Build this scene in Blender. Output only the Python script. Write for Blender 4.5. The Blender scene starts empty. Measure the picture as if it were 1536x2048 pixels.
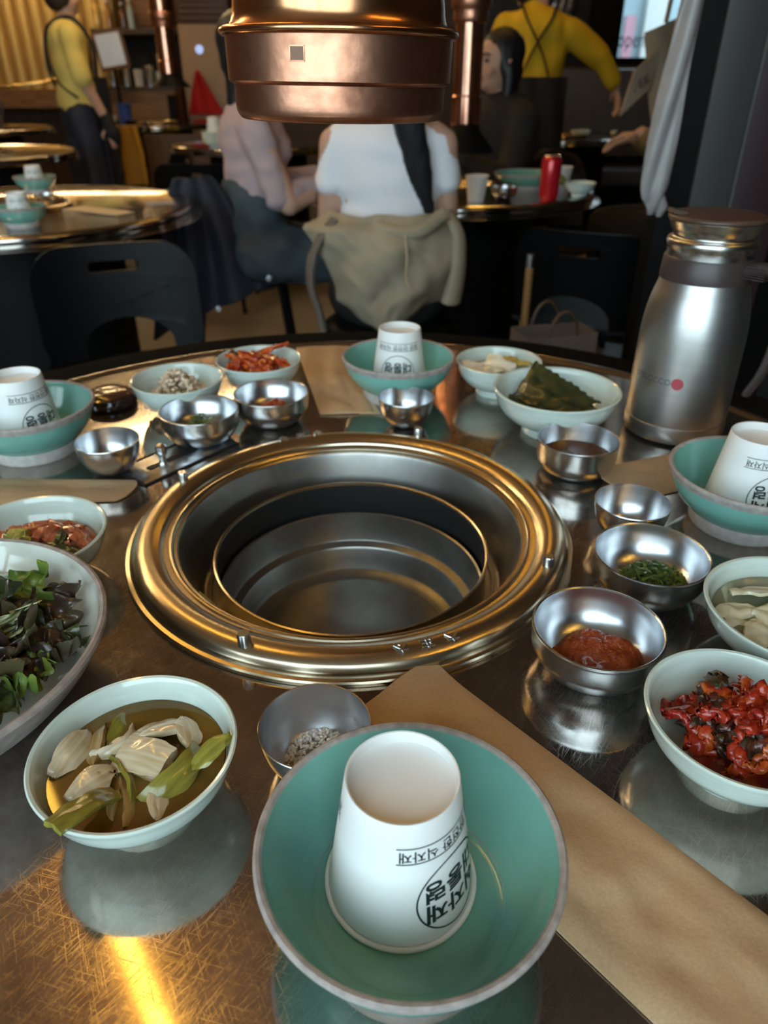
import bpy, bmesh, math, random
from mathutils import Vector, Matrix, noise
random.seed(7)
PI = math.pi
SC = bpy.context.scene
COL = SC.collection
TZ = 0.75                       # height of the dining table tops

# ------------------------------------------------------------------ camera
cam = bpy.data.cameras.new('camera'); camo = bpy.data.objects.new('camera', cam); COL.objects.link(camo)
camo.location = (0, 0, TZ + 0.345)
camo.rotation_euler = (math.radians(90 - 30.9), 0, 0)
cam.sensor_fit = 'VERTICAL'; cam.sensor_height = 24.0; cam.lens = 24.0 * 1450 / 2048
cam.clip_start = 0.01; cam.clip_end = 60
cam.dof.use_dof = True; cam.dof.focus_distance = 0.42; cam.dof.aperture_fstop = cam.lens / 2.8
SC.camera = camo

# ------------------------------------------------------------------ world, daylight, exposure
w = bpy.data.worlds.new('overcast_sky'); SC.world = w; w.use_nodes = True
bg = w.node_tree.nodes['Background']
bg.inputs['Color'].default_value = (0.74, 0.89, 1.0, 1); bg.inputs['Strength'].default_value = 5.6
def portal(loc, rot, sx, sy):
    l = bpy.data.lights.new('window_portal', 'AREA'); l.shape = 'RECTANGLE'; l.size = sx; l.size_y = sy
    l.cycles.is_portal = True
    o = bpy.data.objects.new('window_portal', l); COL.objects.link(o); o.location = loc; o.rotation_euler = rot
portal((-1.2, -1.28, 1.62), (math.radians(-90), 0, 0), 3.6, 1.95)
vs = SC.view_settings
vs.view_transform = 'Standard'; vs.look = 'None'; vs.exposure = 0.22; vs.gamma = 1.0; vs.use_curve_mapping = False

# ------------------------------------------------------------------ materials
def nodes(name):
    m = bpy.data.materials.new(name); m.use_nodes = True
    nt = m.node_tree; return m, nt, nt.nodes['Principled BSDF']
def mat(name, col, rough=0.5, metal=0.0, var=0.0, vscale=20, col2=None, bump=0.0, bscale=60, coat=0.0, trans=0.0,
        emis=None, estr=0.0, rvar=0.0, spec=0.5, sss=0.0, stretch=None, detail=4, lo=0.35, hi=0.65, aniso=0.0):
    m, nt, p = nodes(name)
    c = tuple(col) + (1,)
    p.inputs['Base Color'].default_value = c; p.inputs['Roughness'].default_value = rough
    p.inputs['Metallic'].default_value = metal; p.inputs['Specular IOR Level'].default_value = spec
    if coat: p.inputs['Coat Weight'].default_value = coat; p.inputs['Coat Roughness'].default_value = 0.06
    if trans: p.inputs['Transmission Weight'].default_value = trans
    if sss: p.inputs['Subsurface Weight'].default_value = sss; p.inputs['Subsurface Radius'].default_value = (0.01, 0.006, 0.004)
    if aniso: p.inputs['Anisotropic'].default_value = aniso
    if emis: p.inputs['Emission Color'].default_value = tuple(emis) + (1,); p.inputs['Emission Strength'].default_value = estr
    L = nt.links.new
    tc = None
    if var or col2 or bump or rvar:
        tc = nt.nodes.new('ShaderNodeTexCoord'); src = tc.outputs['Object']
        if stretch:
            mp = nt.nodes.new('ShaderNodeMapping'); mp.inputs['Scale'].default_value = stretch; L(src, mp.inputs['Vector']); src = mp.outputs['Vector']
    if var or col2 or rvar:
        n = nt.nodes.new('ShaderNodeTexNoise'); n.inputs['Scale'].default_value = vscale; n.inputs['Detail'].default_value = detail; L(src, n.inputs['Vector'])
        r = nt.nodes.new('ShaderNodeMapRange'); r.inputs['From Min'].default_value = lo; r.inputs['From Max'].default_value = hi; L(n.outputs['Fac'], r.inputs['Value'])
        if var or col2:
            mx = nt.nodes.new('ShaderNodeMix'); mx.data_type = 'RGBA'
            mx.inputs['A'].default_value = c
            c2 = tuple(col2) if col2 else tuple(max(0, v * (1 - var)) for v in col)
            mx.inputs['B'].default_value = c2 + (1,)
            L(r.outputs['Result'], mx.inputs['Factor']); L(mx.outputs['Result'], p.inputs['Base Color'])
        if rvar:
            rr = nt.nodes.new('ShaderNodeMapRange'); rr.inputs['To Min'].default_value = rough; rr.inputs['To Max'].default_value = rough + rvar
            L(r.outputs['Result'], rr.inputs['Value']); L(rr.outputs['Result'], p.inputs['Roughness'])
    if bump:
        n2 = nt.nodes.new('ShaderNodeTexNoise'); n2.inputs['Scale'].default_value = bscale; n2.inputs['Detail'].default_value = 5; L(src, n2.inputs['Vector'])
        b = nt.nodes.new('ShaderNodeBump'); b.inputs['Strength'].default_value = bump; b.inputs['Distance'].default_value = 0.002
        L(n2.outputs['Fac'], b.inputs['Height']); L(b.outputs['Normal'], p.inputs['Normal'])
    return m

def table_steel(name, base, stain, rough):
    """worn stainless steel: patina patches, hair-line scratches in three directions, tiny dents"""
    m, nt, p = nodes(name); L = nt.links.new; N = nt.nodes.new
    p.inputs['Metallic'].default_value = 0.95
    tc = N('ShaderNodeTexCoord')
    n = N('ShaderNodeTexNoise'); n.inputs['Scale'].default_value = 9; n.inputs['Detail'].default_value = 8; n.inputs['Roughness'].default_value = 0.65; L(tc.outputs['Object'], n.inputs['Vector'])
    r = N('ShaderNodeMapRange'); r.inputs['From Min'].default_value = 0.36; r.inputs['From Max'].default_value = 0.66; L(n.outputs['Fac'], r.inputs['Value'])
    mx = N('ShaderNodeMix'); mx.data_type = 'RGBA'; mx.inputs['A'].default_value = base + (1,); mx.inputs['B'].default_value = stain + (1,)
    L(r.outputs['Result'], mx.inputs['Factor'])
    tot = None
    for k, (ang, sc, lo) in enumerate(((0.7, (6.0, 1500, 1), .71), (-0.5, (5.2, 1700, 1), .71), (1.9, (8.0, 1500, 1), .71), (-1.2, (60, 2400, 1), .62), (0.25, (50, 2300, 1), .62), (1.1, (56, 2200, 1), .62), (-0.95, (52, 2250, 1), .62), (2.4, (60, 2300, 1), .62))):
        mp = N('ShaderNodeMapping'); mp.inputs['Rotation'].default_value = (0, 0, ang); L(tc.outputs['Object'], mp.inputs['Vector'])
        mp2 = N('ShaderNodeMapping'); mp2.inputs['Scale'].default_value = sc; mp2.inputs['Location'].default_value = (k * 3.1, k * 1.7, 0); L(mp.outputs['Vector'], mp2.inputs['Vector'])
        s = N('ShaderNodeTexNoise'); s.inputs['Scale'].default_value = 1.0; s.inputs['Detail'].default_value = 2; L(mp2.outputs['Vector'], s.inputs['Vector'])
        rr = N('ShaderNodeMapRange'); rr.inputs['From Min'].default_value = lo; rr.inputs['From Max'].default_value = lo + 0.05; L(s.outputs['Fac'], rr.inputs['Value'])
        if tot is None: tot = rr.outputs['Result']
        else:
            a = N('ShaderNodeMath'); a.operation = 'MAXIMUM'; L(tot, a.inputs[0]); L(rr.outputs['Result'], a.inputs[1]); tot = a.outputs[0]
    mx2 = N('ShaderNodeMix'); mx2.data_type = 'RGBA'; mx2.inputs['B'].default_value = (0.72, 0.70, 0.67, 1)
    f = N('ShaderNodeMath'); f.operation = 'MULTIPLY'; f.inputs[1].default_value = 0.16; L(tot, f.inputs[0]); L(f.outputs[0], mx2.inputs['Factor'])
    L(mx.outputs['Result'], mx2.inputs['A']); L(mx2.outputs['Result'], p.inputs['Base Color'])
    ro = N('ShaderNodeMapRange'); ro.inputs['To Min'].default_value = rough; ro.inputs['To Max'].default_value = rough + 0.03; L(r.outputs['Result'], ro.inputs['Value'])
    ra = N('ShaderNodeMath'); ra.operation = 'MULTIPLY_ADD'; ra.inputs[1].default_value = 0.16; L(tot, ra.inputs[0]); L(ro.outputs['Result'], ra.inputs[2]); L(ra.outputs[0], p.inputs['Roughness'])
    nb = N('ShaderNodeTexNoise'); nb.inputs['Scale'].default_value = 14; nb.inputs['Detail'].default_value = 3; L(tc.outputs['Object'], nb.inputs['Vector'])
    b1 = N('ShaderNodeBump'); b1.inputs['Strength'].default_value = 0.012; b1.inputs['Distance'].default_value = 0.01; L(nb.outputs['Fac'], b1.inputs['Height'])
    b = N('ShaderNodeBump'); b.inputs['Strength'].default_value = 0.05; b.inputs['Distance'].default_value = 0.0002; L(tot, b.inputs['Height']); L(b1.outputs['Normal'], b.inputs['Normal']); pass
    return m

def glass_pane():
    m = bpy.data.materials.new('window_glass'); m.use_nodes = True; nt = m.node_tree; nt.nodes.clear(); L = nt.links.new
    o = nt.nodes.new('ShaderNodeOutputMaterial'); t = nt.nodes.new('ShaderNodeBsdfTransparent'); t.inputs['Color'].default_value = (0.93, 0.97, 0.96, 1)
    g = nt.nodes.new('ShaderNodeBsdfGlossy'); g.inputs['Roughness'].default_value = 0.02
    x = nt.nodes.new('ShaderNodeMixShader'); x.inputs['Fac'].default_value = 0.07
    L(t.outputs[0], x.inputs[1]); L(g.outputs[0], x.inputs[2]); L(x.outputs[0], o.inputs['Surface']); return m

M = {}
M['table'] = table_steel('worn_table_steel', (0.47, 0.44, 0.41), (0.26, 0.21, 0.17), 0.055)
M['bgtable'] = mat('polished_table_steel', (0.60, 0.57, 0.53), 0.12, 1.0, var=0.25, vscale=8)
M['ring'] = mat('heat_tinted_steel', (0.66, 0.55, 0.395), 0.25, 1.0)
M['steel'] = mat('brushed_steel', (0.62, 0.63, 0.65), 0.26, 1.0, var=0.05, vscale=25)
M['potsteel'] = mat('dull_pan_steel', (0.42, 0.41, 0.39), 0.30, 1.0, var=0.3, vscale=22, rvar=0.12)
M['gapblack'] = mat('gap_black_metal', (0.02, 0.02, 0.02), 0.6, 0.4)  # near-black metal for the gaps, slots and liners
M['thermos'] = mat('brushed_thermos_steel', (0.55, 0.54, 0.53), 0.37, 1.0, var=0.06, vscale=30, stretch=(1, 1, 8))
M['thermos_shiny'] = mat('polished_thermos_steel', (0.60, 0.585, 0.56), 0.27, 1.0)
M['brownplastic'] = mat('dark_brown_plastic', (0.050, 0.034, 0.032), 0.38)
M['lidplastic'] = mat('brown_lid_plastic', (0.085, 0.048, 0.034), 0.36, var=0.15, vscale=40)
M['teal'] = mat('teal_glaze', (0.20, 0.475, 0.41), 0.16, 0, var=0.16, vscale=18, coat=0.5)
M['rimclay'] = mat('unglazed_grey_clay', (0.42, 0.37, 0.345), 0.7, 0, var=0.3, vscale=150, bump=0.3, bscale=300)
M['footclay'] = mat('pale_unglazed_clay', (0.56, 0.52, 0.49), 0.75, 0, var=0.2, vscale=120)
M['celadon'] = mat('pale_celadon_glaze', (0.65, 0.75, 0.69), 0.14, 0, var=0.10, vscale=30, coat=0.5, stretch=(1, 1, 6))
M['platecream'] = mat('cream_crackle_glaze', (0.66, 0.67, 0.60), 0.07, 0, var=0.07, vscale=60, coat=0.8)
M['platerim'] = mat('mauve_clay_rim', (0.40, 0.335, 0.31), 0.5, 0, var=0.3, vscale=120)
M['cup'] = mat('white_paper_cup', (0.80, 0.80, 0.79), 0.5, 0, bump=0.03, bscale=400)
M['ink'] = mat('dark_green_ink', (0.012, 0.022, 0.025), 0.5)
M['greyink'] = mat('faint_grey_ink', (0.10, 0.10, 0.10), 0.5)
M['redink'] = mat('faded_red_ink', (0.42, 0.055, 0.075), 0.5)
M['kraft'] = mat('kraft_paper', (0.52, 0.345, 0.195), 0.6, 0, var=0.12, vscale=700, bump=0.7, bscale=38, detail=2)
M['kraftlight'] = mat('pale_kraft_paper', (0.62, 0.47, 0.30), 0.62, 0, var=0.12, vscale=9, bump=0.3, bscale=26)
M['copper'] = mat('aged_copper', (0.62, 0.29, 0.18), 0.33, 1.0, col2=(0.24, 0.10, 0.06), vscale=42, rvar=0.12, bump=0.08, bscale=160, detail=6, lo=.46, hi=.74)
M['copperdome'] = mat('polished_copper', (0.78, 0.36, 0.17), 0.21, 1.0, var=0.25, vscale=14)
M['pipecopper'] = mat('pipe_copper', (0.78, 0.38, 0.25), 0.18, 1.0, var=0.2, vscale=14)
M['blackplastic'] = mat('black_plastic', (0.004, 0.004, 0.005), 0.42, spec=0.12)
M['blackmetal'] = mat('black_metal', (0.006, 0.006, 0.006), 0.5, spec=0.12)
M['floor'] = mat('polished_concrete', (0.235, 0.215, 0.195), 0.45, 0, var=0.3, vscale=3, bump=0.1, bscale=60)
M['ceil'] = mat('dark_brown_ceiling', (0.20, 0.125, 0.072), 0.8, 0, var=0.3, vscale=4)
M['darkwall'] = mat('charcoal_plaster', (0.022, 0.021, 0.024), 0.7, 0, var=0.3, vscale=5)
M['brownwall'] = mat('dark_brown_panel', (0.10, 0.052, 0.026), 0.6, 0, var=0.35, vscale=5, stretch=(6, 6, 0.6))
M['gold'] = mat('gold_painted_panel', (0.62, 0.41, 0.13), 0.42, 0.35, var=0.2, vscale=10, stretch=(1, 1, 0.1))
M['woodbox'] = mat('orange_brown_wood', (0.22, 0.105, 0.040), 0.5, 0, var=0.4, vscale=6, stretch=(1, 1, 7))
M['glass'] = glass_pane()
M['lampwarm'] = mat('warm_lamp_glow', (1, 0.75, 0.35), 0.5, emis=(1.0, 0.55, 0.075), estr=21)
M['lampfill'] = mat('added_uplight_glow', (1, 0.75, 0.35), 0.5, emis=(1.0, 0.66, 0.33), estr=28)  # added glow that keeps up the warm light via the ceiling
M['lampbright'] = mat('bright_warm_lamp_glow', (1, 0.75, 0.35), 0.5, emis=(1.0, 0.70, 0.34), estr=72)
M['lampcool'] = mat('cool_lamp_glow', (1, 1, 1), 0.5, emis=(0.85, 0.93, 1.0), estr=18)
M['skin'] = mat('skin', (0.60, 0.36, 0.26), 0.5, 0, var=0.1, vscale=12, sss=0.1)
M['hair'] = mat('black_hair', (0.010, 0.010, 0.014), 0.42, bump=0.5, bscale=90, stretch=(6, 6, 0.5))
M['whitecotton'] = mat('white_cotton', (0.84, 0.85, 0.90), 0.85, bump=0.5, bscale=14)
M['pinkknit'] = mat('dusty_pink_knit', (0.46, 0.355, 0.375), 0.85, bump=0.5, bscale=16)
M['beige'] = mat('beige_jacket_cloth', (0.40, 0.335, 0.235), 0.85, var=0.2, vscale=7, bump=0.5, bscale=18)
M['denim'] = mat('dark_denim', (0.060, 0.085, 0.105), 0.85, var=0.45, vscale=9, bump=0.5, bscale=16)
M['navy'] = mat('navy_cloth', (0.018, 0.022, 0.040), 0.7, var=0.3, vscale=9, bump=0.4, bscale=16)
M['blackcloth'] = mat('black_cloth', (0.012, 0.011, 0.012), 0.8, bump=0.4, bscale=16)
M['paleyellow'] = mat('pale_yellow_cotton', (0.74, 0.60, 0.17), 0.85, var=0.12, vscale=10, bump=0.5, bscale=20)
M['yellow'] = mat('yellow_knit', (0.76, 0.47, 0.015), 0.85, var=0.15, vscale=10, bump=0.5, bscale=20)
M['white'] = mat('white_ceramic', (0.72, 0.72, 0.70), 0.4)
M['eye'] = mat('dark_eye', (0.02, 0.015, 0.012), 0.2)
M['lips'] = mat('lips', (0.42, 0.16, 0.14), 0.5)

# ------------------------------------------------------------------ mesh helpers
def link(name, me, m=None, parent=None, loc=None, rot=None, angle=40):
    o = bpy.data.objects.new(name, me); COL.objects.link(o)
    if m is not None and not me.materials:
        for q in (m if isinstance(m, (list, tuple)) else [m]): me.materials.append(q)
    if me.polygons:
        me.polygons.foreach_set('use_smooth', [True] * len(me.polygons))
        me.set_sharp_from_angle(angle=math.radians(angle))
    if parent is not None: o.parent = parent
    if loc is not None: o.location = loc
    if rot is not None: o.rotation_euler = rot
    return o
def bmobj(name, bm, m=None, parent=None, loc=None, rot=None, angle=40):
    me = bpy.data.meshes.new(name); bmesh.ops.recalc_face_normals(bm, faces=bm.faces); bm.to_mesh(me); bm.free()
    return link(name, me, m, parent, loc, rot, angle)
def tag(o, label, cat=None, group=None, kind=None):
    o['label'] = label
    if cat: o['category'] = cat
    if group: o['group'] = group
    if kind: o['kind'] = kind
    return o
def structure(o, label=None):
    o['kind'] = 'structure'
    if label: o['label'] = label
    return o
def thing(name, label, cat, loc=(0, 0, 0), rz=0.0, group=None):
    o = bpy.data.objects.new(name, None); COL.objects.link(o); o.empty_display_size = 0.05
    o.location = loc; o.rotation_euler = (0, 0, rz); return tag(o, label, cat, group)
def copy_thing(o, loc, rz=0.0, label=None):
    def rec(s, par):
        c = s.copy(); COL.objects.link(c); c.parent = par
        if par is not None: c.matrix_parent_inverse = s.matrix_parent_inverse.copy()
        for ch in s.children: rec(ch, c)
        return c
    c = rec(o, None); c.location = loc; c.rotation_euler = (0, 0, rz)
    if label: c['label'] = label
    return c
def add_lathe(bm, prof, segs=64, mi=None, close=False, wob=None):
    rings = []
    for (r, z) in prof:
        if r < 1e-6: rings.append([bm.verts.new((0, 0, z))])
        else:
            ring = []
            for i in range(segs):
                a = 2 * PI * i / segs; k = r * (wob(a, z) if wob else 1)
                ring.append(bm.verts.new((k * math.cos(a), k * math.sin(a), z)))
            rings.append(ring)
    pairs = list(zip(rings[:-1], rings[1:]))
    if close: pairs.append((rings[-1], rings[0]))
    for j, (a, b) in enumerate(pairs):
        fs = []
        if len(a) == 1 and len(b) == 1: continue
        for i in range(segs):
            k = (i + 1) % segs
            if len(a) == 1: fs.append(bm.faces.new((a[0], b[i], b[k])))
            elif len(b) == 1: fs.append(bm.faces.new((a[i], b[0], a[k])))
            else: fs.append(bm.faces.new((a[i], b[i], b[k], a[k])))
        if mi:
            for f in fs: f.material_index = mi[j] if j < len(mi) else mi[-1]
    return bm
def lathe(name, prof, m, parent=None, loc=None, segs=64, mi=None, close=False, rot=None, angle=35, wob=None):
    return bmobj(name, add_lathe(bmesh.new(), prof, segs, mi, close, wob), m, parent, loc, rot, angle)
def curvept(pts, n):
    """Catmull-Rom smoothing of a profile"""
    out = []
    P = [Vector(p) for p in pts]
    for i in range(len(P) - 1):
        p0 = P[max(i - 1, 0)]; p1 = P[i]; p2 = P[i + 1]; p3 = P[min(i + 2, len(P) - 1)]
        for k in range(n):
            t = k / n
            out.append(0.5 * ((2 * p1) + (p2 - p0) * t + (2 * p0 - 5 * p1 + 4 * p2 - p3) * t * t + (3 * p1 - p0 - 3 * p2 + p3) * t ** 3))
    out.append(P[-1]); return out
def box(bm, c, s, rot=None, bev=0.0):
    r = bmesh.ops.create_cube(bm, size=1.0); vs_ = r['verts']
    for v in vs_: v.co = Vector((v.co.x * s[0], v.co.y * s[1], v.co.z * s[2]))
    if bev:
        es = list({e for v in vs_ for e in v.link_edges})
        g = bmesh.ops.bevel(bm, geom=es, offset=bev, segments=2, affect='EDGES', profile=0.5)
        vs_ = list({v for f in g['faces'] for v in f.verts} | {v for v in vs_ if v.is_valid})
        seen = set(); st = list(vs_)
        while st:
            v = st.pop()
            if v in seen: continue
            seen.add(v)
            for e in v.link_edges: st.append(e.other_vert(v))
        vs_ = list(seen)
    R = rot.to_matrix() if rot is not None else Matrix.Identity(3)
    for v in vs_: v.co = R @ v.co + Vector(c)
    return vs_
def boxobj(name, c, s, m, parent=None, bev=0.0, rot=None, loc=None):
    bm = bmesh.new(); box(bm, c, s, rot, bev); return bmobj(name, bm, m, parent, loc, angle=30)
def add_tube(bm, pts, r, segs=10, caps=True, flat=1.0):
    pts = [Vector(p) for p in pts]; rings = []
    rr = r if isinstance(r, (list, tuple)) else [r] * len(pts)
    up = None
    for i, p in enumerate(pts):
        t = (pts[min(i + 1, len(pts) - 1)] - pts[max(i - 1, 0)]).normalized()
        if up is None:
            up = Vector((0, 0, 1)) if abs(t.z) < 0.9 else Vector((1, 0, 0))
        x = t.cross(up).normalized(); up = x.cross(t).normalized()
        rings.append([bm.verts.new(p + x * rr[i] * math.cos(2 * PI * k / segs) + up * rr[i] * flat * math.sin(2 * PI * k / segs)) for k in range(segs)])
    for a, b in zip(rings[:-1], rings[1:]):
        for k in range(segs): bm.faces.new((a[k], a[(k + 1) % segs], b[(k + 1) % segs], b[k]))
    if caps:
        bm.faces.new(rings[0][::-1]); bm.faces.new(rings[-1])
def tube(name, pts, r, m, parent=None, segs=10, loc=None, rot=None, flat=1.0):
    bm = bmesh.new(); add_tube(bm, pts, r, segs, True, flat); return bmobj(name, bm, m, parent, loc, rot, 50)
def slab_mesh(fn, T, nx=10, ny=6):
    """closed sheet: mid-surface fn(u,v), u,v in -1..1, thickness T"""
    bm = bmesh.new(); top = []; bot = []
    for i in range(nx + 1):
        a = []; b = []
        for j in range(ny + 1):
            u = -1 + 2 * i / nx; v = -1 + 2 * j / ny
            p = Vector(fn(u, v)); e = 1e-3
            du = Vector(fn(u + e, v)) - p; dv = Vector(fn(u, v + e)) - p
            n = du.cross(dv); n = n.normalized() if n.length > 1e-12 else Vector((0, 0, 1))
            t = T(u, v) if callable(T) else T
            a.append(bm.verts.new(p + n * t / 2)); b.append(bm.verts.new(p - n * t / 2))
        top.append(a); bot.append(b)
    for i in range(nx):
        for j in range(ny):
            bm.faces.new((top[i][j], top[i + 1][j], top[i + 1][j + 1], top[i][j + 1]))
            bm.faces.new((bot[i][j], bot[i][j + 1], bot[i + 1][j + 1], bot[i + 1][j]))
    for i in range(nx):
        bm.faces.new((top[i][0], bot[i][0], bot[i + 1][0], top[i + 1][0])); bm.faces.new((top[i][ny], top[i + 1][ny], bot[i + 1][ny], bot[i][ny]))
    for j in range(ny):
        bm.faces.new((top[0][j], top[0][j + 1], bot[0][j + 1], bot[0][j])); bm.faces.new((top[nx][j], bot[nx][j], bot[nx][j + 1], top[nx][j + 1]))
    return bm
def slab(name, fn, T, m, parent=None, nx=10, ny=6, loc=None, rot=None):
    return bmobj(name, slab_mesh(fn, T, nx, ny), m, parent, loc, rot, 60)
def text_mesh(s, size, bold=0.0):
    c = bpy.data.curves.new('txt', 'FONT'); c.body = s; c.size = size; c.align_x = 'CENTER'; c.align_y = 'CENTER'; c.offset = bold; c.resolution_u = 3
    o = bpy.data.objects.new('txt', c); COL.objects.link(o); bpy.context.view_layer.update()
    me = bpy.data.meshes.new_from_object(o.evaluated_get(bpy.context.evaluated_depsgraph_get()))
    bpy.data.objects.remove(o); bpy.data.curves.remove(c); return me
def jit(p, s, k):
    return noise.noise(Vector(p) * s + Vector((k, k * 1.7, -k)))
def P(x, y, z=0.0): return (x, y, TZ + z)

# ================================================================== THE ROOM
XL, XR, YF, YB, ZC = -4.4, 3.4, -1.3, 9.0, 2.9
structure(boxobj('floor', ((XL + XR) / 2, (YF + YB) / 2, -0.05), (XR - XL + .4, YB - YF + .4, 0.1), M['floor']))
cbm = bmesh.new(); box(cbm, ((XL + XR) / 2, (YF + 7.12) / 2 - .1, ZC + 0.05), (XR - XL + .4, 7.12 - YF + .2, 0.1)); box(cbm, ((XL + .95) / 2, 8.1, ZC + 0.05), (.95 - XL + .2, 2.1, 0.1)); structure(bmobj('ceiling', cbm, M['ceil']))
structure(boxobj('wall_left', (XL - .06, (YF + YB) / 2, ZC / 2), (.12, YB - YF + .3, ZC), M['brownwall']))
structure(boxobj('wall_right', (XR + .06, (YF + 7.12) / 2, ZC / 2), (.12, 7.12 - YF + .3, ZC), M['darkwall']))
def wall_with_hole(name, y, x0, x1, hx0, hx1, hz0, hz1, m, th=.12):
    bm = bmesh.new()
    box(bm, ((x0 + hx0) / 2, y, ZC / 2), (hx0 - x0, th, ZC)); box(bm, ((x1 + hx1) / 2, y, ZC / 2), (x1 - hx1, th, ZC))
    box(bm, ((hx0 + hx1) / 2, y, hz0 / 2), (hx1 - hx0, th, hz0)); box(bm, ((hx0 + hx1) / 2, y, (ZC + hz1) / 2), (hx1 - hx0, th, ZC - hz1))
    return structure(bmobj(name, bm, m))
def window(name, y, hx0, hx1, hz0, hz1, n, m):
    f = bpy.data.objects.new(name, None); COL.objects.link(f); f.location = ((hx0 + hx1) / 2, y, hz0); f['kind'] = 'structure'
    W = hx1 - hx0; H = hz1 - hz0; t = .05
    bm = bmesh.new()
    box(bm, (0, 0, t / 2), (W, .1, t)); box(bm, (0, 0, H - t / 2), (W, .1, t))
    for s in (-1, 1): box(bm, (s * (W / 2 - t / 2), 0, H / 2), (t, .1, H))
    for i in range(1, n): box(bm, (-W / 2 + W * i / n, 0, H / 2), (t, .08, H))
    bmobj('window_frame', bm, m, f)
    for i in range(n): boxobj('pane', (-W / 2 + W * (i + .5) / n, 0, H / 2), (W / n - t, .008, H - 2 * t), M['glass'], f)
    return f
wall_with_hole('wall_front', YF - .06, XL, XR, -3.0, 0.6, 0.65, 2.60, M['darkwall'])
window('window_1', YF - .06, -3.0, 0.6, 0.65, 2.60, 3, M['blackmetal'])
# back wall: brown on the left, a dark wing on the right with a window in it
structure(boxobj('wall_back', (-1.75, YB + .06, ZC / 2), (5.5, .12, ZC), M['brownwall']))
wall_with_hole('wall_back_right', 7.06, 0.95, XR, 1.86, 2.50, 1.19, 2.4, M['darkwall'])
window('window_2', 7.06, 1.86, 2.50, 1.19, 2.4, 1, M['blackmetal'])
structure(boxobj('wall_side', (0.89, 8.05, ZC / 2), (.12, 2.0, ZC), M['darkwall']))

# ================================================================== OUR TABLE AND THE BUILT-IN GRILL
GX, GY = -0.029, 0.5417
def ring_prof(z0): return None
tbl = thing('grill_table', 'large round worn steel dining table with a built-in grill, nearest the camera', 'table', (GX, GY, 0))
TR = 0.535
lathe('tabletop', [(0.178, TZ - .02), (0.178, TZ), (TR - .012, TZ)], M['table'], tbl, segs=160)
lathe('rolled_edge', curvept([(TR - .012, TZ), (TR - .004, TZ + .004), (TR + .004, TZ - .002), (TR + .004, TZ - .028), (TR - .006, TZ - .034), (TR - .02, TZ - .034)], 5), M['bgtable'], tbl, segs=160)
lathe('black_rim', curvept([(TR + .003, TZ - .010), (TR + .03, TZ - .006), (.600, TZ - .004), (.612, TZ - .008), (.614, TZ - .022), (.60, TZ - .034), (TR - .02, TZ - .036)], 4), mat('matt_black_rubber', (.006, .006, .006), .9, spec=.05), tbl, segs=128)
lathe('underside', [(TR - .02, TZ - .036), (0.20, TZ - .06), (0.20, TZ - .22), (0, TZ - .22)], M['blackmetal'], tbl, segs=48)
lathe('pedestal', [(.13, TZ - .22), (.13, .05), (.30, .03), (.30, 0), (0, 0)], M['blackmetal'], tbl, segs=48)
# damper slider plate beside the grill ring
ang = math.atan2(0.655 - GY, -0.225 - GX)
lv = bpy.data.objects.new('damper_plate', None)
pl = boxobj('damper_plate', (0, 0, 0.0006), (0.050, 0.120, 0.0014), M['steel'], tbl, 0.0004)
pl.location = (-0.218 - GX, 0.690 - GY, TZ); pl.rotation_euler = (0, 0, math.radians(-38))
bm = bmesh.new(); box(bm, (0, 0.004, 0.0016), (0.007, 0.085, 0.0008)); bmobj('slot', bm, M['gapblack'], pl)
bm = bmesh.new()
for s in (-1, 1): box(bm, (s * .0255, 0, .0009), (.002, .122, .0018))
box(bm, (0, -.0605, .0009), (.053, .002, .0018)); box(bm, (0, .0605, .0009), (.053, .002, .0018)); bmobj('groove', bm, M['gapblack'], pl)
lathe('knob', [(0, 0.0012), (.0052, .0014), (.0050, .004), (.0034, .006), (.0032, .011), (.0052, .0135), (.0062, .018), (.0058, .0225), (.0035, .0245), (0, .025)], M['steel'], pl, (0.004, -0.022, 0), 24)
lathe('screw', [(0, .001), (.0038, .001), (.0036, .004), (.0018, .0052), (0, .0052)], M['steel'], pl, (0.008, 0.046, 0), 16)

g = thing('charcoal_grill', 'recessed round charcoal grill with gold-tinted steel ring and empty steel fire pan', 'grill', (GX, GY, TZ))
lathe('outer_ring', [Vector((.1915, .0004)), Vector((.1915, .0030)), Vector((.1905, .0042)), Vector((.1875, .0046)), Vector((.1868, .0056))] + curvept([(.1868, .0056), (.1862, .0085), (.1830, .0130), (.1770, .0158), (.1700, .0160), (.1635, .0135), (.1600, .0108)], 7)
      + [Vector((.1594, .0088)), Vector((.1560, .0084)), Vector((.1550, .0094)), Vector((.1535, .0096)), Vector((.1522, .0086)), Vector((.1512, .0070)), Vector((.1490, .0066)), Vector((.1478, .0050))], M['ring'], g, segs=160)
lathe('drip_channel', curvept([(.1478, .0050), (.1465, .001), (.1410, -.020), (.1370, -.038), (.1345, -.0455), (.1310, -.0475)], 4) + [Vector((.1290, -.0475)), Vector((.1283, -.0450)), Vector((.1268, -.0450)), Vector((.1260, -.0475)), Vector((.1215, -.0475))], M['potsteel'], g, segs=160)
lathe('inner_collar', [(.1215, -.0475), (.1204, -.040), (.1206, -.019), (.1216, -.0168), (.1216, -.0155), (.1202, -.0150), (.1190, -.0158), (.1188, -.018)], M['ring'], g, segs=160)
lathe('collar_liner', [(.1188, -.018), (.1186, -.034), (.1215, -.0475)], M['gapblack'], g, segs=96)
lathe('shroud', [(.1280, -.0480), (.1280, -.130), (0, -.130)], M['gapblack'], g, segs=64)
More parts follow.
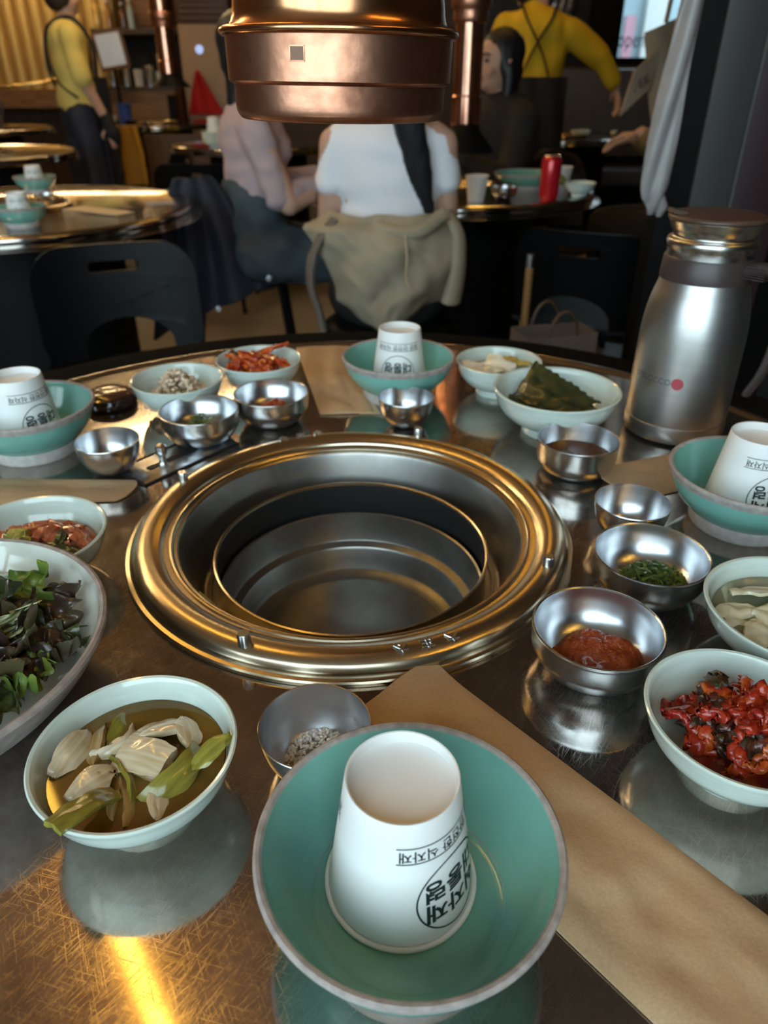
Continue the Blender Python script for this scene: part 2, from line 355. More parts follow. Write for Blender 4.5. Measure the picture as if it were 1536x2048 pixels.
lathe('fire_pan', [(.1205, -.0570), (.1205, -.0525), (.1192, -.0510), (.1176, -.0520), (.1160, -.0820), (.1150, -.0840), (.1075, -.0870), (.1062, -.0890), (.1045, -.1070), (.1025, -.1120), (.0960, -.1160), (.0890, -.1165), (.0875, -.1150), (.0860, -.1146), (0, -.1160)], M['potsteel'], g, segs=128)
for (px, py) in ((0.0365, 0.7108), (-0.0948, 0.3771), (0.1291, 0.4684), (-0.1913, 0.6092)):
    lathe('pin', [(.0046, .012), (.0046, .0235), (.0040, .0245), (0, .0245)], M['steel'], g, (px - GX, py - GY, 0.0), 20)
def emblem(k, x, y, rz):
    bm = bmesh.new()
    strokes = [[((-4, 1), (4, 1)), ((0, 4), (0, 1)), ((0, 1), (-4, -4)), ((0, 1), (4, -4))],
               [((-4, 2), (4, 2)), ((0, 4), (0, -4)), ((-3, -1), (3, -1)), ((-4, -4), (4, -4)), ((-2, 1), (-3, -3))],
               [((-4, 1), (4, 1)), ((0, 4), (0, 1)), ((0, 1), (-4, -4)), ((0, 1), (4, -4)), ((0, -3), (1, -4))]][k]
    for a, b in strokes: add_tube(bm, [Vector((a[0], a[1], 0)) * .0011, Vector((b[0], b[1], 0)) * .0011], .0008, 6)
    o = bmobj('embossed_mark', bm, M['steel'], g, (x - GX, y - GY, .0172), (0, 0, rz))
for k, (x, y) in enumerate(((0.047, 0.381), (0.0295, 0.3745), (0.012, 0.3695))): emblem(k, x, y, PI + .3)
for k, (x, y) in enumerate(((-0.107, 0.700), (-0.089, 0.7085), (-0.072, 0.7155))): emblem(k, x, y, .35)
# stray sliver of onion left in the channel
tag(slab('onion_sliver', lambda u, v: (u * .016, v * .0045 * (1 - .5 * u * u) + .006 * u * u * (1 if u > 0 else -.6), .002 * math.sin(3 * u)), .0015, mat('raw_onion', (.80, .68, .30), .35), None, 12, 3, (-.162, .503, TZ - .0405), (.0, .5, -.75)),
    'small pale yellow onion sliver stuck inside the grill channel', 'food scrap')

# ================================================================== TABLEWARE KINDS
def prof_teal():
    """returns profile and material slots: 0 glaze, 1 rim clay, 2 foot clay ; R .0697 H .052"""
    foot = [(0, .004), (.034, .004), (.036, 0), (.042, 0), (.0435, .002), (.0450, .012), (.0455, .0145)]
    outer = curvept([(.0455, .0145), (.054, .0215), (.0625, .033), (.0675, .0455)], 5)[1:]
    rim = [(.0688, .0490), (.0697, .0510), (.0695, .0526), (.0683, .0535), (.0668, .0532), (.0657, .0518)]
    inner = curvept([(.0657, .0518), (.0640, .044), (.0585, .030), (.0520, .0195), (.0460, .0140), (.0420, .0125)], 5)[1:] + [Vector((.02, .0122)), Vector((0, .0122))]
    pr = foot + outer + rim + inner
    mi = [2] * (len(foot) - 1) + [0] * len(outer) + [1] * len(rim) + [0] * (len(inner) + 2)
    return pr, mi
TEAL_ME = None
def teal_bowl(label, loc, group=None, scale=1.0):
    global TEAL_ME
    if TEAL_ME is None:
        pr, mi = prof_teal(); o = lathe('teal_bowl', pr, [M['teal'], M['rimclay'], M['footclay']], segs=128, mi=mi); TEAL_ME = o.data
    else:
        o = bpy.data.objects.new('teal_bowl', TEAL_ME); COL.objects.link(o)
    o.location = loc; o.rotation_euler = (0, 0, random.random() * 6); o.scale = (scale,) * 3
    return tag(o, label, 'bowl', group)
CEL = {}
def celadon_bowl(label, loc, R=.0537, H=.042, group=None):
    key = (R, H)
    if key not in CEL:
        k = R / .0537; h = H / .042
        pr = [(0, .004), (.021, .004), (.0225, 0), (.0262, 0), (.0268, .003), (.0264, .0072), (.0270, .0085)]
        pr += [tuple(v) for v in curvept([(.0270, .0085), (.0380, .0135), (.0475, .0245), (.0525, .0385)], 5)[1:]]
        pr += [(.0535, .0405), (.0537, .0417), (.0528, .0424), (.0512, .0420), (.0500, .0400)]
        pr += [tuple(v) for v in curvept([(.0500, .0400), (.0460, .0275), (.0390, .0165), (.0280, .0095), (.014, .0075), (0, .007)], 5)[1:]]
        pr = [(a * k, b * h) for a, b in pr]
        CEL[key] = lathe('celadon_bowl', pr, M['celadon'], segs=112).data
        o = [q for q in bpy.data.objects if q.data == CEL[key]][0]
    else:
        o = bpy.data.objects.new('celadon_bowl', CEL[key]); COL.objects.link(o)
    o.location = loc; o.rotation_euler = (0, 0, random.random() * 6)
    return tag(o, label, 'bowl', group)
STL = {}
def steel_bowl(kind, label, loc, group=None):
    if kind not in STL:
        if kind == 'wide':     # R .0433 H .036 with a tall rim band
            pr = [(0, .001), (.022, .0004), (.026, .001)] + [tuple(v) for v in curvept([(.026, .001), (.0345, .007), (.0410, .0175), (.0425, .0235), (.0430, .034)], 5)[1:]]
            pr += [(.0433, .0352), (.0430, .0362), (.0420, .0365), (.0412, .0358)] + [tuple(v) for v in curvept([(.0412, .0358), (.0400, .0270), (.0350, .0150), (.0260, .0075), (.012, .0045), (0, .004)], 6)[1:]]
        elif kind == 'deep':   # R .0405 H .036 cup-like
            pr = [(0, .001), (.024, .0004), (.0275, .001)] + [tuple(v) for v in curvept([(.0275, .001), (.0350, .006), (.0385, .0135), (.0395, .022), (.0402, .0345)], 5)[1:]]
            pr += [(.0405, .0356), (.0401, .0362), (.0394, .0360)] + [tuple(v) for v in curvept([(.0394, .0360), (.0370, .022), (.0332, .010), (.026, .0045), (.012, .003), (0, .003)], 6)[1:]]
        else:                  # small round bowl R .0318 H .034
            pr = [(0, .0006), (.011, .0004), (.0135, .001)] + [tuple(v) for v in curvept([(.0135, .001), (.0215, .006), (.0275, .0155), (.0304, .0260), (.0314, .0335)], 5)[1:]]
            pr += [(.0318, .0345), (.0315, .0351), (.0308, .0350)] + [tuple(v) for v in curvept([(.0308, .0350), (.0294, .0255), (.0262, .0155), (.020, .0070), (.010, .0032), (0, .0026)], 6)[1:]]
        o = lathe('steel_bowl', pr, M['steel'], segs=96); STL[kind] = o.data
    else:
        o = bpy.data.objects.new('steel_bowl', STL[kind]); COL.objects.link(o)
    o.location = loc
    return tag(o, label, 'bowl', group)

# ---- paper cups with upside-down print
CH, CR0, CR1 = .0735, .0350, .0252      # height, mouth radius (down), base radius (up)
def cup_surface(u, v, phi0, off):
    """u: metres to the right along the wall, v: height above the mouth"""
    r = CR0 + (CR1 - CR0) * v / CH
    a = phi0 + u / (CR0 + (CR1 - CR0) * .4); r += off
    return Vector((r * math.sin(a), -r * math.cos(a), v))
def print_mesh():
    bm = bmesh.new()
    def add_text(s, size, cu, cv, bold, sx=1.0):
        me = text_mesh(s, size, bold); b = bmesh.new(); b.from_mesh(me); bpy.data.meshes.remove(me)
        bmesh.ops.triangulate(b, faces=b.faces)
        for _ in range(2):
            es = [e for e in b.edges if e.calc_length() > .0016]
            if es: bmesh.ops.subdivide_edges(b, edges=es, cuts=1); bmesh.ops.triangulate(b, faces=b.faces)
        mp = {}
        for v in b.verts: mp[v] = bm.verts.new((cu - v.co.x * sx, cv - v.co.y, 0))
        for f in b.faces:
            try: bm.faces.new([mp[v] for v in f.verts])
            except ValueError: pass
        b.free()
    add_text('식자재', .0118, 0, .0203, .00032, 1.05); add_text('대통령', .0128, 0, .0333, .00032, 1.0)
    add_text('맑은 안전한 식자재', .0066, 0, .0565, .00008, 1.12)
    def strip(pts, wd):
        vs_ = []
        for i, (x, y) in enumerate(pts):
            x0, y0 = pts[max(i - 1, 0)]; x1, y1 = pts[min(i + 1, len(pts) - 1)]
            d = math.hypot(x1 - x0, y1 - y0); nx, ny = -(y1 - y0) / d, (x1 - x0) / d
            vs_.append((bm.verts.new((x + nx * wd, y + ny * wd, 0)), bm.verts.new((x - nx * wd, y - ny * wd, 0))))
        for a, b in zip(vs_[:-1], vs_[1:]): bm.faces.new((a[0], b[0], b[1], a[1]))
    strip([(.0205 * math.cos(t * 2 * PI / 60), .0265 + .0205 * math.sin(t * 2 * PI / 60)) for t in range(61)], .00040)
    for v in (.0522, .0608): strip([(-.030 + .06 * i / 40, v) for i in range(41)], .00028)
    return bm
CUPBM = None
def paper_cup(label, loc, phi_deg, group='upturned paper cups on our table', printed=True):
    global CUPBM
    t = thing('paper_cup', label, 'cup', loc, 0, group)
    if CUPBM is None:
        rimp = [(CR0 + .0004 + .0013 * math.cos(a), .0014 + .0014 * math.sin(a)) for a in [(-PI / 2 - .3) + i * PI * 1.9 / 12 for i in range(13)]]
        wall = [(CR0 - .0012, .0008)] + rimp[1:-2] + [(CR0 + (CR1 - CR0) * v / CH, v) for v in (.0045, .02, .04, .06, CH - .0006)]
        top = [(CR1 - .0003, CH), (CR1 - .0010, CH - .0002), (CR1 - .0013, CH - .0012), (CR1 - .0009, CH - .0065)]
        base = [(CR1 - .0009, CH - .0065), (CR1 - .0022, CH - .0070), (0, CH - .0070)]
        a = lathe('wall', wall + top, M['cup'], t, segs=96); b = lathe('base', base, M['cup'], t, segs=96)
        p = bmobj('print', print_mesh(), M['ink'], t)
        flat = p.data
        CUPBM = (a.data, b.data, flat.copy()); src = flat
    else:
        for n, me in zip(('wall', 'base'), CUPBM[:2]):
            q = bpy.data.objects.new(n, me); COL.objects.link(q); q.parent = t
        if not printed: return t
        p = bpy.data.objects.new('print', CUPBM[2].copy()); COL.objects.link(p); p.parent = t
    ph = math.radians(phi_deg)
    me = p.data
    for v in me.vertices: v.co = cup_surface(v.co.x, v.co.y, ph, .00022)
    me.flip_normals() if False else None
    p['label'] = 'dark green upside-down lettering and round emblem'
    if printed == 2:
        q = bpy.data.objects.new('print', CUPBM[2].copy()); COL.objects.link(q); q.parent = t
        for v in q.data.vertices: v.co = cup_surface(v.co.x, v.co.y, ph + PI, .00022)
    return t

# ================================================================== SETTINGS ON OUR TABLE
G4 = 'teal bowls at the four place settings of our table'
teal_bowl('large teal bowl with grey clay rim nearest the camera, holding an upturned paper cup', P(.0115, .2029), G4)
paper_cup('upturned white paper cup in the teal bowl nearest the camera', P(.0080, .2110, .0125), 49, printed=2)
teal_bowl('teal bowl at the left edge of the photo, behind the small empty steel bowl', P(-.376, .7085), G4)
paper_cup('upturned white paper cup in the teal bowl at the left edge of our table', P(-.3765, .7050, .0125), 57)
teal_bowl('teal bowl with upturned cup at the far side of our table', P(.0175, .8649), G4)
paper_cup('upturned white paper cup in the farthest teal bowl of our table', P(.0190, .8690, .0125), -5)
teal_bowl('teal bowl at the right edge of the photo, in front of the steel thermos', P(.3215, .5600), G4)
paper_cup('upturned white paper cup in the teal bowl at the right edge, near the thermos', P(.3225, .5630, .0125), 11)

GC = 'pale celadon side-dish bowls on our table'
celadon_bowl('pale celadon bowl of soy-pickled onions at the lower left', P(-.1321, .2651), group=GC)
celadon_bowl('pale celadon bowl of radish kimchi behind the salad plate', P(-.2765, .4760), .058, .042, group=GC)
celadon_bowl('pale celadon bowl heaped with crumbly white salad, far left of our table', P(-.2440, .8141), group=GC)
celadon_bowl('pale celadon bowl of bright red kimchi at the far side of our table', P(-.1581, .8834), group=GC)
celadon_bowl('pale celadon bowl of white pickled radish, behind the leaf bowl', P(.1441, .8777), group=GC)
celadon_bowl('larger celadon bowl holding dark green pickled leaves beside the thermos', P(.1920, .7610), .0700, .050, group=GC)
celadon_bowl('pale celadon bowl of white cabbage in broth at the right edge', P(.2775, .3830), .060, .042, group=GC)
celadon_bowl('pale celadon bowl of dark red seasoned kimchi at the lower right', P(.2007, .2885), group=GC)

GS = 'small steel sauce bowls on our table'
steel_bowl('small', 'small round steel bowl of coarse salt behind the nearest teal bowl', P(-.0387, .2871), GS)
steel_bowl('small', 'small empty steel bowl beside the teal bowl at the left edge', P(-.2771, .6586), GS)
steel_bowl('wide', 'wide steel bowl with a little chopped chive, far left beside the damper knob', P(-.2016, .7340), GS)
steel_bowl('wide', 'wide steel bowl with a spoonful of red chilli paste, next to the back kraft packet', P(-.1298, .7832), GS)
steel_bowl('small', 'small empty steel bowl in front of the farthest teal bowl', P(.0249, .7735), GS)
steel_bowl('deep', 'deep steel bowl of thin brown sauce in front of the leaf bowl', P(.1945, .6600), GS)
steel_bowl('small', 'small steel bowl with a pinch of pepper, in front of the right kraft packet', P(.2126, .5360), GS)
steel_bowl('wide', 'wide steel bowl with a mound of chopped green chives on the right', P(.2033, .4561), GS)
steel_bowl('wide', 'wide steel bowl with a large scoop of red soybean paste on the right', P(.1412, .3705), GS)

# salad plate, lower left
pr = [(0, .006), (.055, .006), (.057, 0), (.064, 0), (.066, .004)] + [tuple(v) for v in curvept([(.066, .004), (.088, .016), (.104, .033), (.112, .046)], 5)[1:]]
n_out = len(pr)
pr += [(.1140, .0490), (.1152, .0515), (.1148, .0535), (.1130, .0545), (.1108, .0535)]
n_rim = len(pr)
pr += [tuple(v) for v in curvept([(.1108, .0535), (.1070, .0440), (.0960, .0275), (.080, .0150), (.060, .0100), (.03, .009), (0, .009)], 5)[1:]]
o = lathe('salad_plate', pr, [M['platecream'], M['platerim']], loc=P(-.288, .3345), segs=128, mi=[1] * (n_rim - 1) + [0] * 60)
tag(o, 'big deep cream plate with mauve clay rim holding lettuce salad, left edge', 'plate')

# ================================================================== THERMOS
TX, TY = .3285, .761
th = thing('thermos_jug', 'tall brushed steel thermos jug with dark brown lid, band and handle', 'thermos', P(TX, TY, .002))
lathe('base_band', [(0, .001), (.047, .0005), (.0515, .0015), (.0535, .006), (.0540, .016), (.0536, .0195), (.0522, .0205)], M['thermos'], th, segs=96)
lathe('body', curvept([(.0522, .0205), (.0535, .025), (.0535, .070), (.0532, .105), (.0520, .126), (.0490, .146), (.0452, .160), (.0432, .168)], 6), M['thermos'], th, segs=96)
lathe('neck_band', [(.0432, .1675), (.0444, .1678), (.0446, .170), (.0436, .188), (.0426, .190), (.0418, .1902)], M['brownplastic'], th, segs=96)
lathe('neck', curvept([(.0418, .1900), (.0420, .196), (.0430, .1995), (.0437, .2025), (.0430, .2060), (.0400, .2085), (.0402, .2115), (.0425, .2160), (.0446, .2215), (.0455, .2238), (.0440, .2245)], 4), M['thermos_shiny'], th, segs=96)
lathe('lid', curvept([(.0440, .2238), (.0458, .2244), (.0466, .2258), (.0460, .2276), (.0435, .2290), (.030, .2300), (0, .2304)], 4), M['lidplastic'], th, segs=96)
slab('spout_lever', lambda u, v: (-.0405 + u * .007, v * .0095, .2292 + .0016 * (1 - u)), .004, M['lidplastic'], th, 4, 4)
hp = curvept([(.036, .1800, 0), (.056, .1850, 0), (.070, .1830, 0), (.0800, .1680, 0), (.0850, .1400, 0), (.0850, .1100, 0), (.0800, .0840, 0), (.0730, .0660, 0), (.0715, .0610, 0)], 5)
ha = math.radians(-50)
bm = bmesh.new(); add_tube(bm, [(p[0] * math.cos(ha), p[0] * math.sin(ha), p[1]) for p in hp], [.0105 - .0001 * i for i in range(len(hp) - 4)] + [.0070, .0066, .0062, .0050], 14, True, .62)
hd = bmobj('handle', bm, M['brownplastic'], th)
bm = bmesh.new()
for i in range(6): box(bm, (.054 * math.cos(ha), .054 * math.sin(ha), .1765 + i * .0022), (.020, .0225, .0009), Matrix.Rotation(ha, 3, 'Z').to_euler())
bmobj('grip_ribs', bm, M['brownplastic'], hd)
# faint print on the body
def on_body(u, v, a0):
    z = .070 + v; r = .0535 + .0003
    a = a0 + u / .0535; return Vector((r * math.sin(a), -r * math.cos(a), z))
me = text_mesh('STELOCCO', .0088); b = bmesh.new(); b.from_mesh(me); bmesh.ops.triangulate(b, faces=b.faces)
for v in b.verts: v.co = on_body(v.co.x, v.co.y, math.radians(-58))
bmobj('print', b, M['greyink'], th)
b = bmesh.new(); c0 = b.verts.new((0, 0, 0)); rg = [b.verts.new((.0062 * math.cos(2 * PI * i / 24), .0062 * math.sin(2 * PI * i / 24), 0)) for i in range(24)]
for i in range(24): b.faces.new((c0, rg[i], rg[(i + 1) % 24]))
for v in b.verts: v.co = on_body(v.co.x, v.co.y, math.radians(-27))
bmobj('red_dot', b, M['redink'], th)

# ================================================================== KRAFT PAPER PACKETS
def packet(label, corners, H, seed, endcurl=0.0, m='kraft', z0=.0008, extra=None, notch=0.0):
    A, B, C, D = [Vector((c[0], c[1])) for c in corners]      # A,B near end ; C,D far end (A-C and B-D are the long edges)
    ctr = (A + B + C + D) / 4
    def h(u, v):
        f = max(0.0, 1 - v * v) ** .6 * (.35 + .65 * max(0.0, 1 - u ** 6))
        n = .5 + .9 * noise.noise(Vector((u * 2.2 + seed, v * 1.1, seed))) + .35 * noise.noise(Vector((u * 6 + seed, v * 3, seed * 2)))
        fold = .22 * abs(math.sin(3.1 * v + 1.3 * u + seed))
        return .0007 + H * f * max(.12, n + fold)
    def fn(u, v):
        s = (u + 1) / 2; t = (v + 1) / 2
        if notch and u < -.9: s += (abs(v) ** 3) * notch * (-.9 - u) * 10
        p = (A * (1 - t) + B * t) * (1 - s) + (C * (1 - t) + D * t) * s
        curl = endcurl * max(0, (-u - .72) / .28) ** 2 * (1 - .6 * t)
        return (p.x - ctr.x, p.y - ctr.y, z0 + h(u, v) / 2 + curl)
    o = slab('paper_packet', fn, h, M[m], None, 44, 18, P(ctr.x, ctr.y, 0))
    return tag(o, label, 'packet', 'kraft cutlery packets on our table')
packet('long kraft paper cutlery packet running under the nearest teal bowl to the lower right corner', [(.0320, .3730), (-.0260, .3180), (.2000, .1790), (.1410, .1210)], .0075, 1.3, .006)
packet('kraft paper cutlery packet at the far side of our table, between red kimchi and cup', [(-.131, 1.050), (-.053, 1.057), (-.076, .801), (-.012, .806)], .0060, 4.1)
# pale inner sleeve sticking out at its side
tag(slab('paper_sleeve', lambda u, v: (-.0165 + .0125 * u * (.25 + .75 * (1 - (v + 1) / 2)) + .026 * -((v + 1) / 2) * .62, .855 + .052 * v, .0009), .0006, M['kraftlight'], None, 6, 10, P(0, 0, 0)),
    'pale paper sleeve edge peeking from the far kraft packet', 'paper')
packet('kraft paper cutlery packet lying along the left edge of our table', [(-.2405, .6360), (-.2470, .5950), (-.480, .6420), (-.480, .580)], .0036, 7.7, .0, 'kraft', notch=.03)
packet('crumpled kraft paper cutlery packet in front of the thermos at the right', [(.2030, .6550), (.2350, .5940), (.4550, .7540), (.4750, .6900)], .0026, 9.2, .006)

# brown call button / lid disc at the left edge of the table
db = thing('call_button', 'dark brown glossy round table call button behind the left teal bowl', 'call button', P(-.337, .836))
lathe('housing', [(0, .0005), (.030, .0005), (.032, .003), (.0315, .010), (.029, .0135), (.026, .0145)], mat('glossy_dark_brown', (.030, .012, .010), .15, coat=.6), db, segs=48)
lathe('cap', [(.026, .0145), (.0225, .0170), (.012, .0182), (0, .0185)], mat('reddish_brown_cap', (.085, .035, .022), .2, coat=.6), db, segs=48)
bm = bmesh.new()
for k, (x, y) in enumerate(((-.010, .003), (-.003, .005), (.004, .003), (.010, .001))): box(bm, (x, y, .0184), (.0045, .0012, .0006), bev=0); box(bm, (x + .001, y - .003, .0184), (.0012, .005, .0006))
bmobj('print', bm, M['rimclay'], db)

# ================================================================== FOOD
def stuff(o, label, cat): return tag(o, label, cat, None, 'stuff')
def liquid(label, loc, prof, m, cat='broth'):
    """prof: interior radius/height pairs from surface downwards"""
    pr = [(0, prof[0][1])] + [(prof[0][0] * .6, prof[0][1])] + [(r - .0003, z + .0003) for r, z in prof] + [(0, prof[-1][1] + .0003)]
    return stuff(lathe('broth', pr, m, None, loc, 64), label, cat)
def mound(name, R, H, m, loc, seed, amp=.18, sy=1.0, rz=0.0, rings=14, segs=48, fine=.0, flat=1.6):
    bm = bmesh.new(); grid = []
    for i in range(rings + 1):
        t = i / rings; row = []
        for k in range(segs):
            a = 2 * PI * k / segs
            r = R * t * (1 + .22 * noise.noise(Vector((math.cos(a) * 1.3, math.sin(a) * 1.3, seed))))
            x = r * math.cos(a); y = r * sy * math.sin(a)
            z = H * (1 - t ** flat) + amp * H * noise.noise(Vector((x * 130, y * 130, seed))) * (1 - t ** 3) + fine * noise.noise(Vector((x * 700, y * 700, seed))) * (1 - t ** 6)
            row.append(bm.verts.new((x, y, max(0, z))))
            if i == 0: break
        grid.append(row)
    for i in range(rings):
        for k in range(segs):
            k2 = (k + 1) % segs
            if i == 0: bm.faces.new((grid[0][0], grid[1][k], grid[1][k2]))
            else: bm.faces.new((grid[i][k], grid[i + 1][k], grid[i + 1][k2], grid[i][k2]))
    bm.faces.new(grid[rings][::-1])
    return bmobj(name, bm, m, None, loc, (0, 0, rz), 60)
def bent(L, W, T, cL=0.0, cW=0.0, taper=0.0, wig=0.0, seed=0.0, nx=10, ny=5, shape=None):
    """mesh of a bent piece of vegetable: cL, cW = bend angle along the length / width"""
    def fn(u, v):
        wv = W / 2 * v * (1 - taper * (u + 1) / 2) * (shape(u) if shape else 1.0)
        x = L / 2 * u; y = wv; z = 0
        if abs(cL) > 1e-3: R = L / cL; a = u * cL / 2; x = R * math.sin(a); z += R * (math.cos(a) - 1)
        if abs(cW) > 1e-3: R = W / cW; b_ = wv / R; y = R * math.sin(b_); z += R * (math.cos(b_) - 1)
        q = Vector((u * 1.7, v * 1.3, seed))
        return (x + wig * noise.noise(q), y + wig * noise.noise(q + Vector((9, 0, 0))), z + wig * 1.4 * noise.noise(q * 1.4 + Vector((0, 7, 0))))
    bm = slab_mesh(fn, T, nx, ny); me = bpy.data.meshes.new('piece'); bmesh.ops.recalc_face_normals(bm, faces=bm.faces); bm.to_mesh(me); bm.free(); return me
def piece(name, me, m, loc, rot, label, cat, group):
    me2 = me
    if me.materials and me.materials[0] != m: me2 = me.copy(); me2.materials.clear()
    o = link(name, me2, m, None, loc, rot, 80)
    return tag(o, label, cat, group)

# --- soy pickled onions
soy = mat('soy_vinegar_broth', (.20, .115, .022), .04, 0, col2=(.13, .075, .015), vscale=30, trans=.1)
liquid('clear brown soy pickling broth in the onion bowl', P(-.1321, .2651), [(.0462, .0290), (.0390, .0165), (.0280, .0095)], soy)
onw = mat('pickled_onion_white', (.72, .64, .48), .2, 0, col2=(.54, .43, .25), vscale=60, sss=.2, stretch=(.5, 6, 1), coat=.5)
ont = mat('pickled_onion_tan', (.46, .31, .13), .22, 0, col2=(.28, .17, .06), vscale=40, sss=.1, stretch=(1, 8, 1), coat=.4)
ong = mat('pickled_stalk_green', (.30, .28, .045), .22, 0, col2=(.20, .17, .03), vscale=40, sss=.1, stretch=(1, 8, 1), coat=.4)
LENS = lambda u: max(.12, 1 - abs(u) ** 2.4)
GO = 'pickled onion pieces in the soy bowl'
onions = [  # x, y, z, rz, rx, ry, L, W, T, cL, cW, mat, label
    (-.1680, .2700, .0330, 75, 38, 0, .030, .017, .0035, .9, .5, onw, 'thick pale onion wedge at the left side of the pickle bowl', 1),
    (-.1600, .2790, .0300, 100, -30, 5, .033, .013, .0025, .8, .3, ont, 'tan onion strip leaning behind the left pickle wedge', 1),
    (-.1440, .2740, .0325, 50, 62, 0, .030, .008, .0020, 1.9, .0, onw, 'thin pale curled onion arc in the middle of the pickle bowl', 0),
    (-.1287, .2655, .0335, -22, 14, -8, .028, .021, .0060, .5, .6, onw, 'thick layered onion block at the centre of the pickle bowl', 0),
    (-.1240, .2605, .0300, -35, 20, 5, .030, .020, .0030, .6, .5, ont, 'flat onion layer under the central pickle block', 0),
    (-.1235, .2880, .0330, 20, -28, 6, .034, .020, .0030, .9, .5, onw, 'pale striped onion petal at the back of the pickle bowl', 1),
    (-.1090, .2845, .0320, -65, -30, 0, .026, .015, .0025, .6, .4, onw, 'pale onion petal at the back right of the pickle bowl', 1),
    (-.1505, .2485, .0335, 50, 18, 4, .024, .015, .0050, .8, .8, onw, 'plump whitish onion tip at the front left of the pickle bowl', 1),
    (-.1455, .2310, .0405, 62, 4, 24, .036, .012, .0025, .5, .5, ong, 'olive green stalk strip hanging over the front rim of the pickle bowl', 0),
    (-.1060, .2530, .0345, 58, 40, -6, .040, .015, .0030, 1.4, .7, ong, 'long olive green stalk curling at the right of the pickle bowl', 0),
    (-.0920, .2640, .0395, 40, 10, -22, .024, .012, .0025, .5, .4, ong, 'green stalk tip resting on the right rim of the pickle bowl', 1),
    (-.1490, .2885, .0290, 85, 35, 0, .030, .012, .0022, .9, .4, ong, 'olive onion strip sunk at the back of the pickle bowl', 1),
    (-.1290, .2425, .0290, 112, 40, 0, .030, .009, .0020, .6, .4, ont, 'dark tan onion strip sunk at the front of the pickle bowl', 0),
    (-.1390, .2400, .0280, 95, -25, 0, .026, .008, .0020, .6, .2, ont, 'slim brown onion strip beside the hanging green stalk', 0),
    (-.1150, .2420, .0300, 105, 20, 0, .022, .010, .0025, .5, .5, onw, 'short pale onion piece below the curled green stalk', 1),
    (-.1340, .2560, .0305, 125, 55, 0, .034, .007, .0018, .7, .0, ong, 'thin dark green onion edge across the pickle bowl', 0)]
for (x, y, z, rz, rx, ry, L, W, T, cL, cW, m, lab, sh) in onions:
    piece('onion_piece', bent(L * 1.08, W, T * 1.25, cL * 1.25, cW * 1.3, .15, .0007, x * 90, 18, 8, LENS if sh else None), m, P(x, y, z), (math.radians(rx), math.radians(ry), math.radians(rz)), lab, 'onion', GO)

# --- generic pile of pieces
def pile(name, ctr, z0, R, H, n, meshes, mats, label, cat, group, seed, sy=1.0, tilt=.7, sc=(.8, 1.2)):
    rnd = random.Random(seed)
    for i in range(n):
        t = math.sqrt((i + .5) / n); a = i * 2.399 + rnd.random() * .5
        x = R * t * math.cos(a); y = R * sy * t * math.sin(a)
        z = z0 + H * (1 - t ** 1.7) + .009 * t * t + rnd.uniform(-.001, .0015)
        k = rnd.randrange(len(meshes)); mi = rnd.choices(range(len(mats)), [m[1] for m in mats])[0]
        key = (k, mi)
        if key not in meshes_cache.setdefault(group, {}):
            mm = meshes[k].copy(); mm.materials.append(mats[mi][0]); meshes_cache[group][key] = mm
        o = link(name, meshes_cache[group][key], None, None, P(ctr[0] + x, ctr[1] + y, z), (rnd.uniform(-tilt, tilt), rnd.uniform(-tilt, tilt), rnd.random() * 6.28), 180)
        s = rnd.uniform(*sc); o.scale = (s, s, s)
        tag(o, label, cat, group)
meshes_cache = {}
kr = mat('kimchi_red', (.27, .009, .007), .22, 0, col2=(.42, .040, .010), vscale=90, coat=.35, bump=.35, bscale=420)
ko = mat('kimchi_orange', (.58, .13, .018), .25, 0, col2=(.42, .03, .012), vscale=110, coat=.5, bump=.4, bscale=300)
kd = mat('kimchi_dark_green', (.018, .026, .012), .3, 0, col2=(.10, .015, .010), vscale=130, coat=.4, bump=.5, bscale=300)
LENS2 = lambda u: max(.25, 1 - abs(u) ** 3)
kimm = [bent(.034, .013, .0055, 1.2, .8, .2, .004, 1, 24, 8, LENS2), bent(.042, .010, .0050, 1.9, .6, .3, .005, 2, 26, 8, LENS2), bent(.026, .017, .0045, .9, 1.2, .2, .005, 3, 20, 10, LENS2), bent(.036, .008, .0065, 1.1, .4, .3, .004, 4, 24, 8, LENS2), bent(.030, .014, .0040, 1.6, 1.4, .2, .005, 5, 22, 10, LENS2)]
stuff(mound('kimchi_paste', .0255, .014, kr, P(.2007, .2885, .0105), 3.3, .3, fine=.002), 'dark red kimchi seasoning at the bottom of the lower right bowl', 'seasoning')
pile('kimchi_piece', (.2020, .2900),   .021, .026, .020, 40, kimm, [(kr, 6), (ko, 2), (kd, 2)], 'glossy red seasoned kimchi strip in the lower right celadon bowl', 'kimchi', 'kimchi strips in the lower right bowl', 5, .95)
stuff(mound('kimchi_paste', .0255, .012, kr, P(-.1581, .8834, .0105), 8.3, .3, fine=.002), 'red kimchi seasoning at the bottom of the far bowl', 'seasoning')
pile('kimchi_piece', (-.1640, .8800), .024, .028, .019, 26, kimm, [(kr, 6), (ko, 4), (kd, 1)], 'bright red kimchi piece in the far celadon bowl of our table', 'kimchi', 'kimchi pieces in the far bowl', 6, .8)
for (x, y, z, rz, ry) in ((-.1440, .9000, .049, 22, -12), (-.1360, .8760, .043, -38, 6), (-.1830, .8740, .043, -50, 8)):
    piece('kimchi_stalk', bent(.046, .008, .004, .3, .4, .2, .003, x * 50), ko, P(x, y, z), (.2, math.radians(ry), math.radians(rz)),
          {-.1440: 'long red kimchi stalk poking above the far bowl rim', -.1360: 'brown-red kimchi stalk on the right side of the far kimchi', -.1830: 'red kimchi stalk on the left side of the far kimchi'}[x], 'kimchi', 'kimchi stalks in the far bowl')

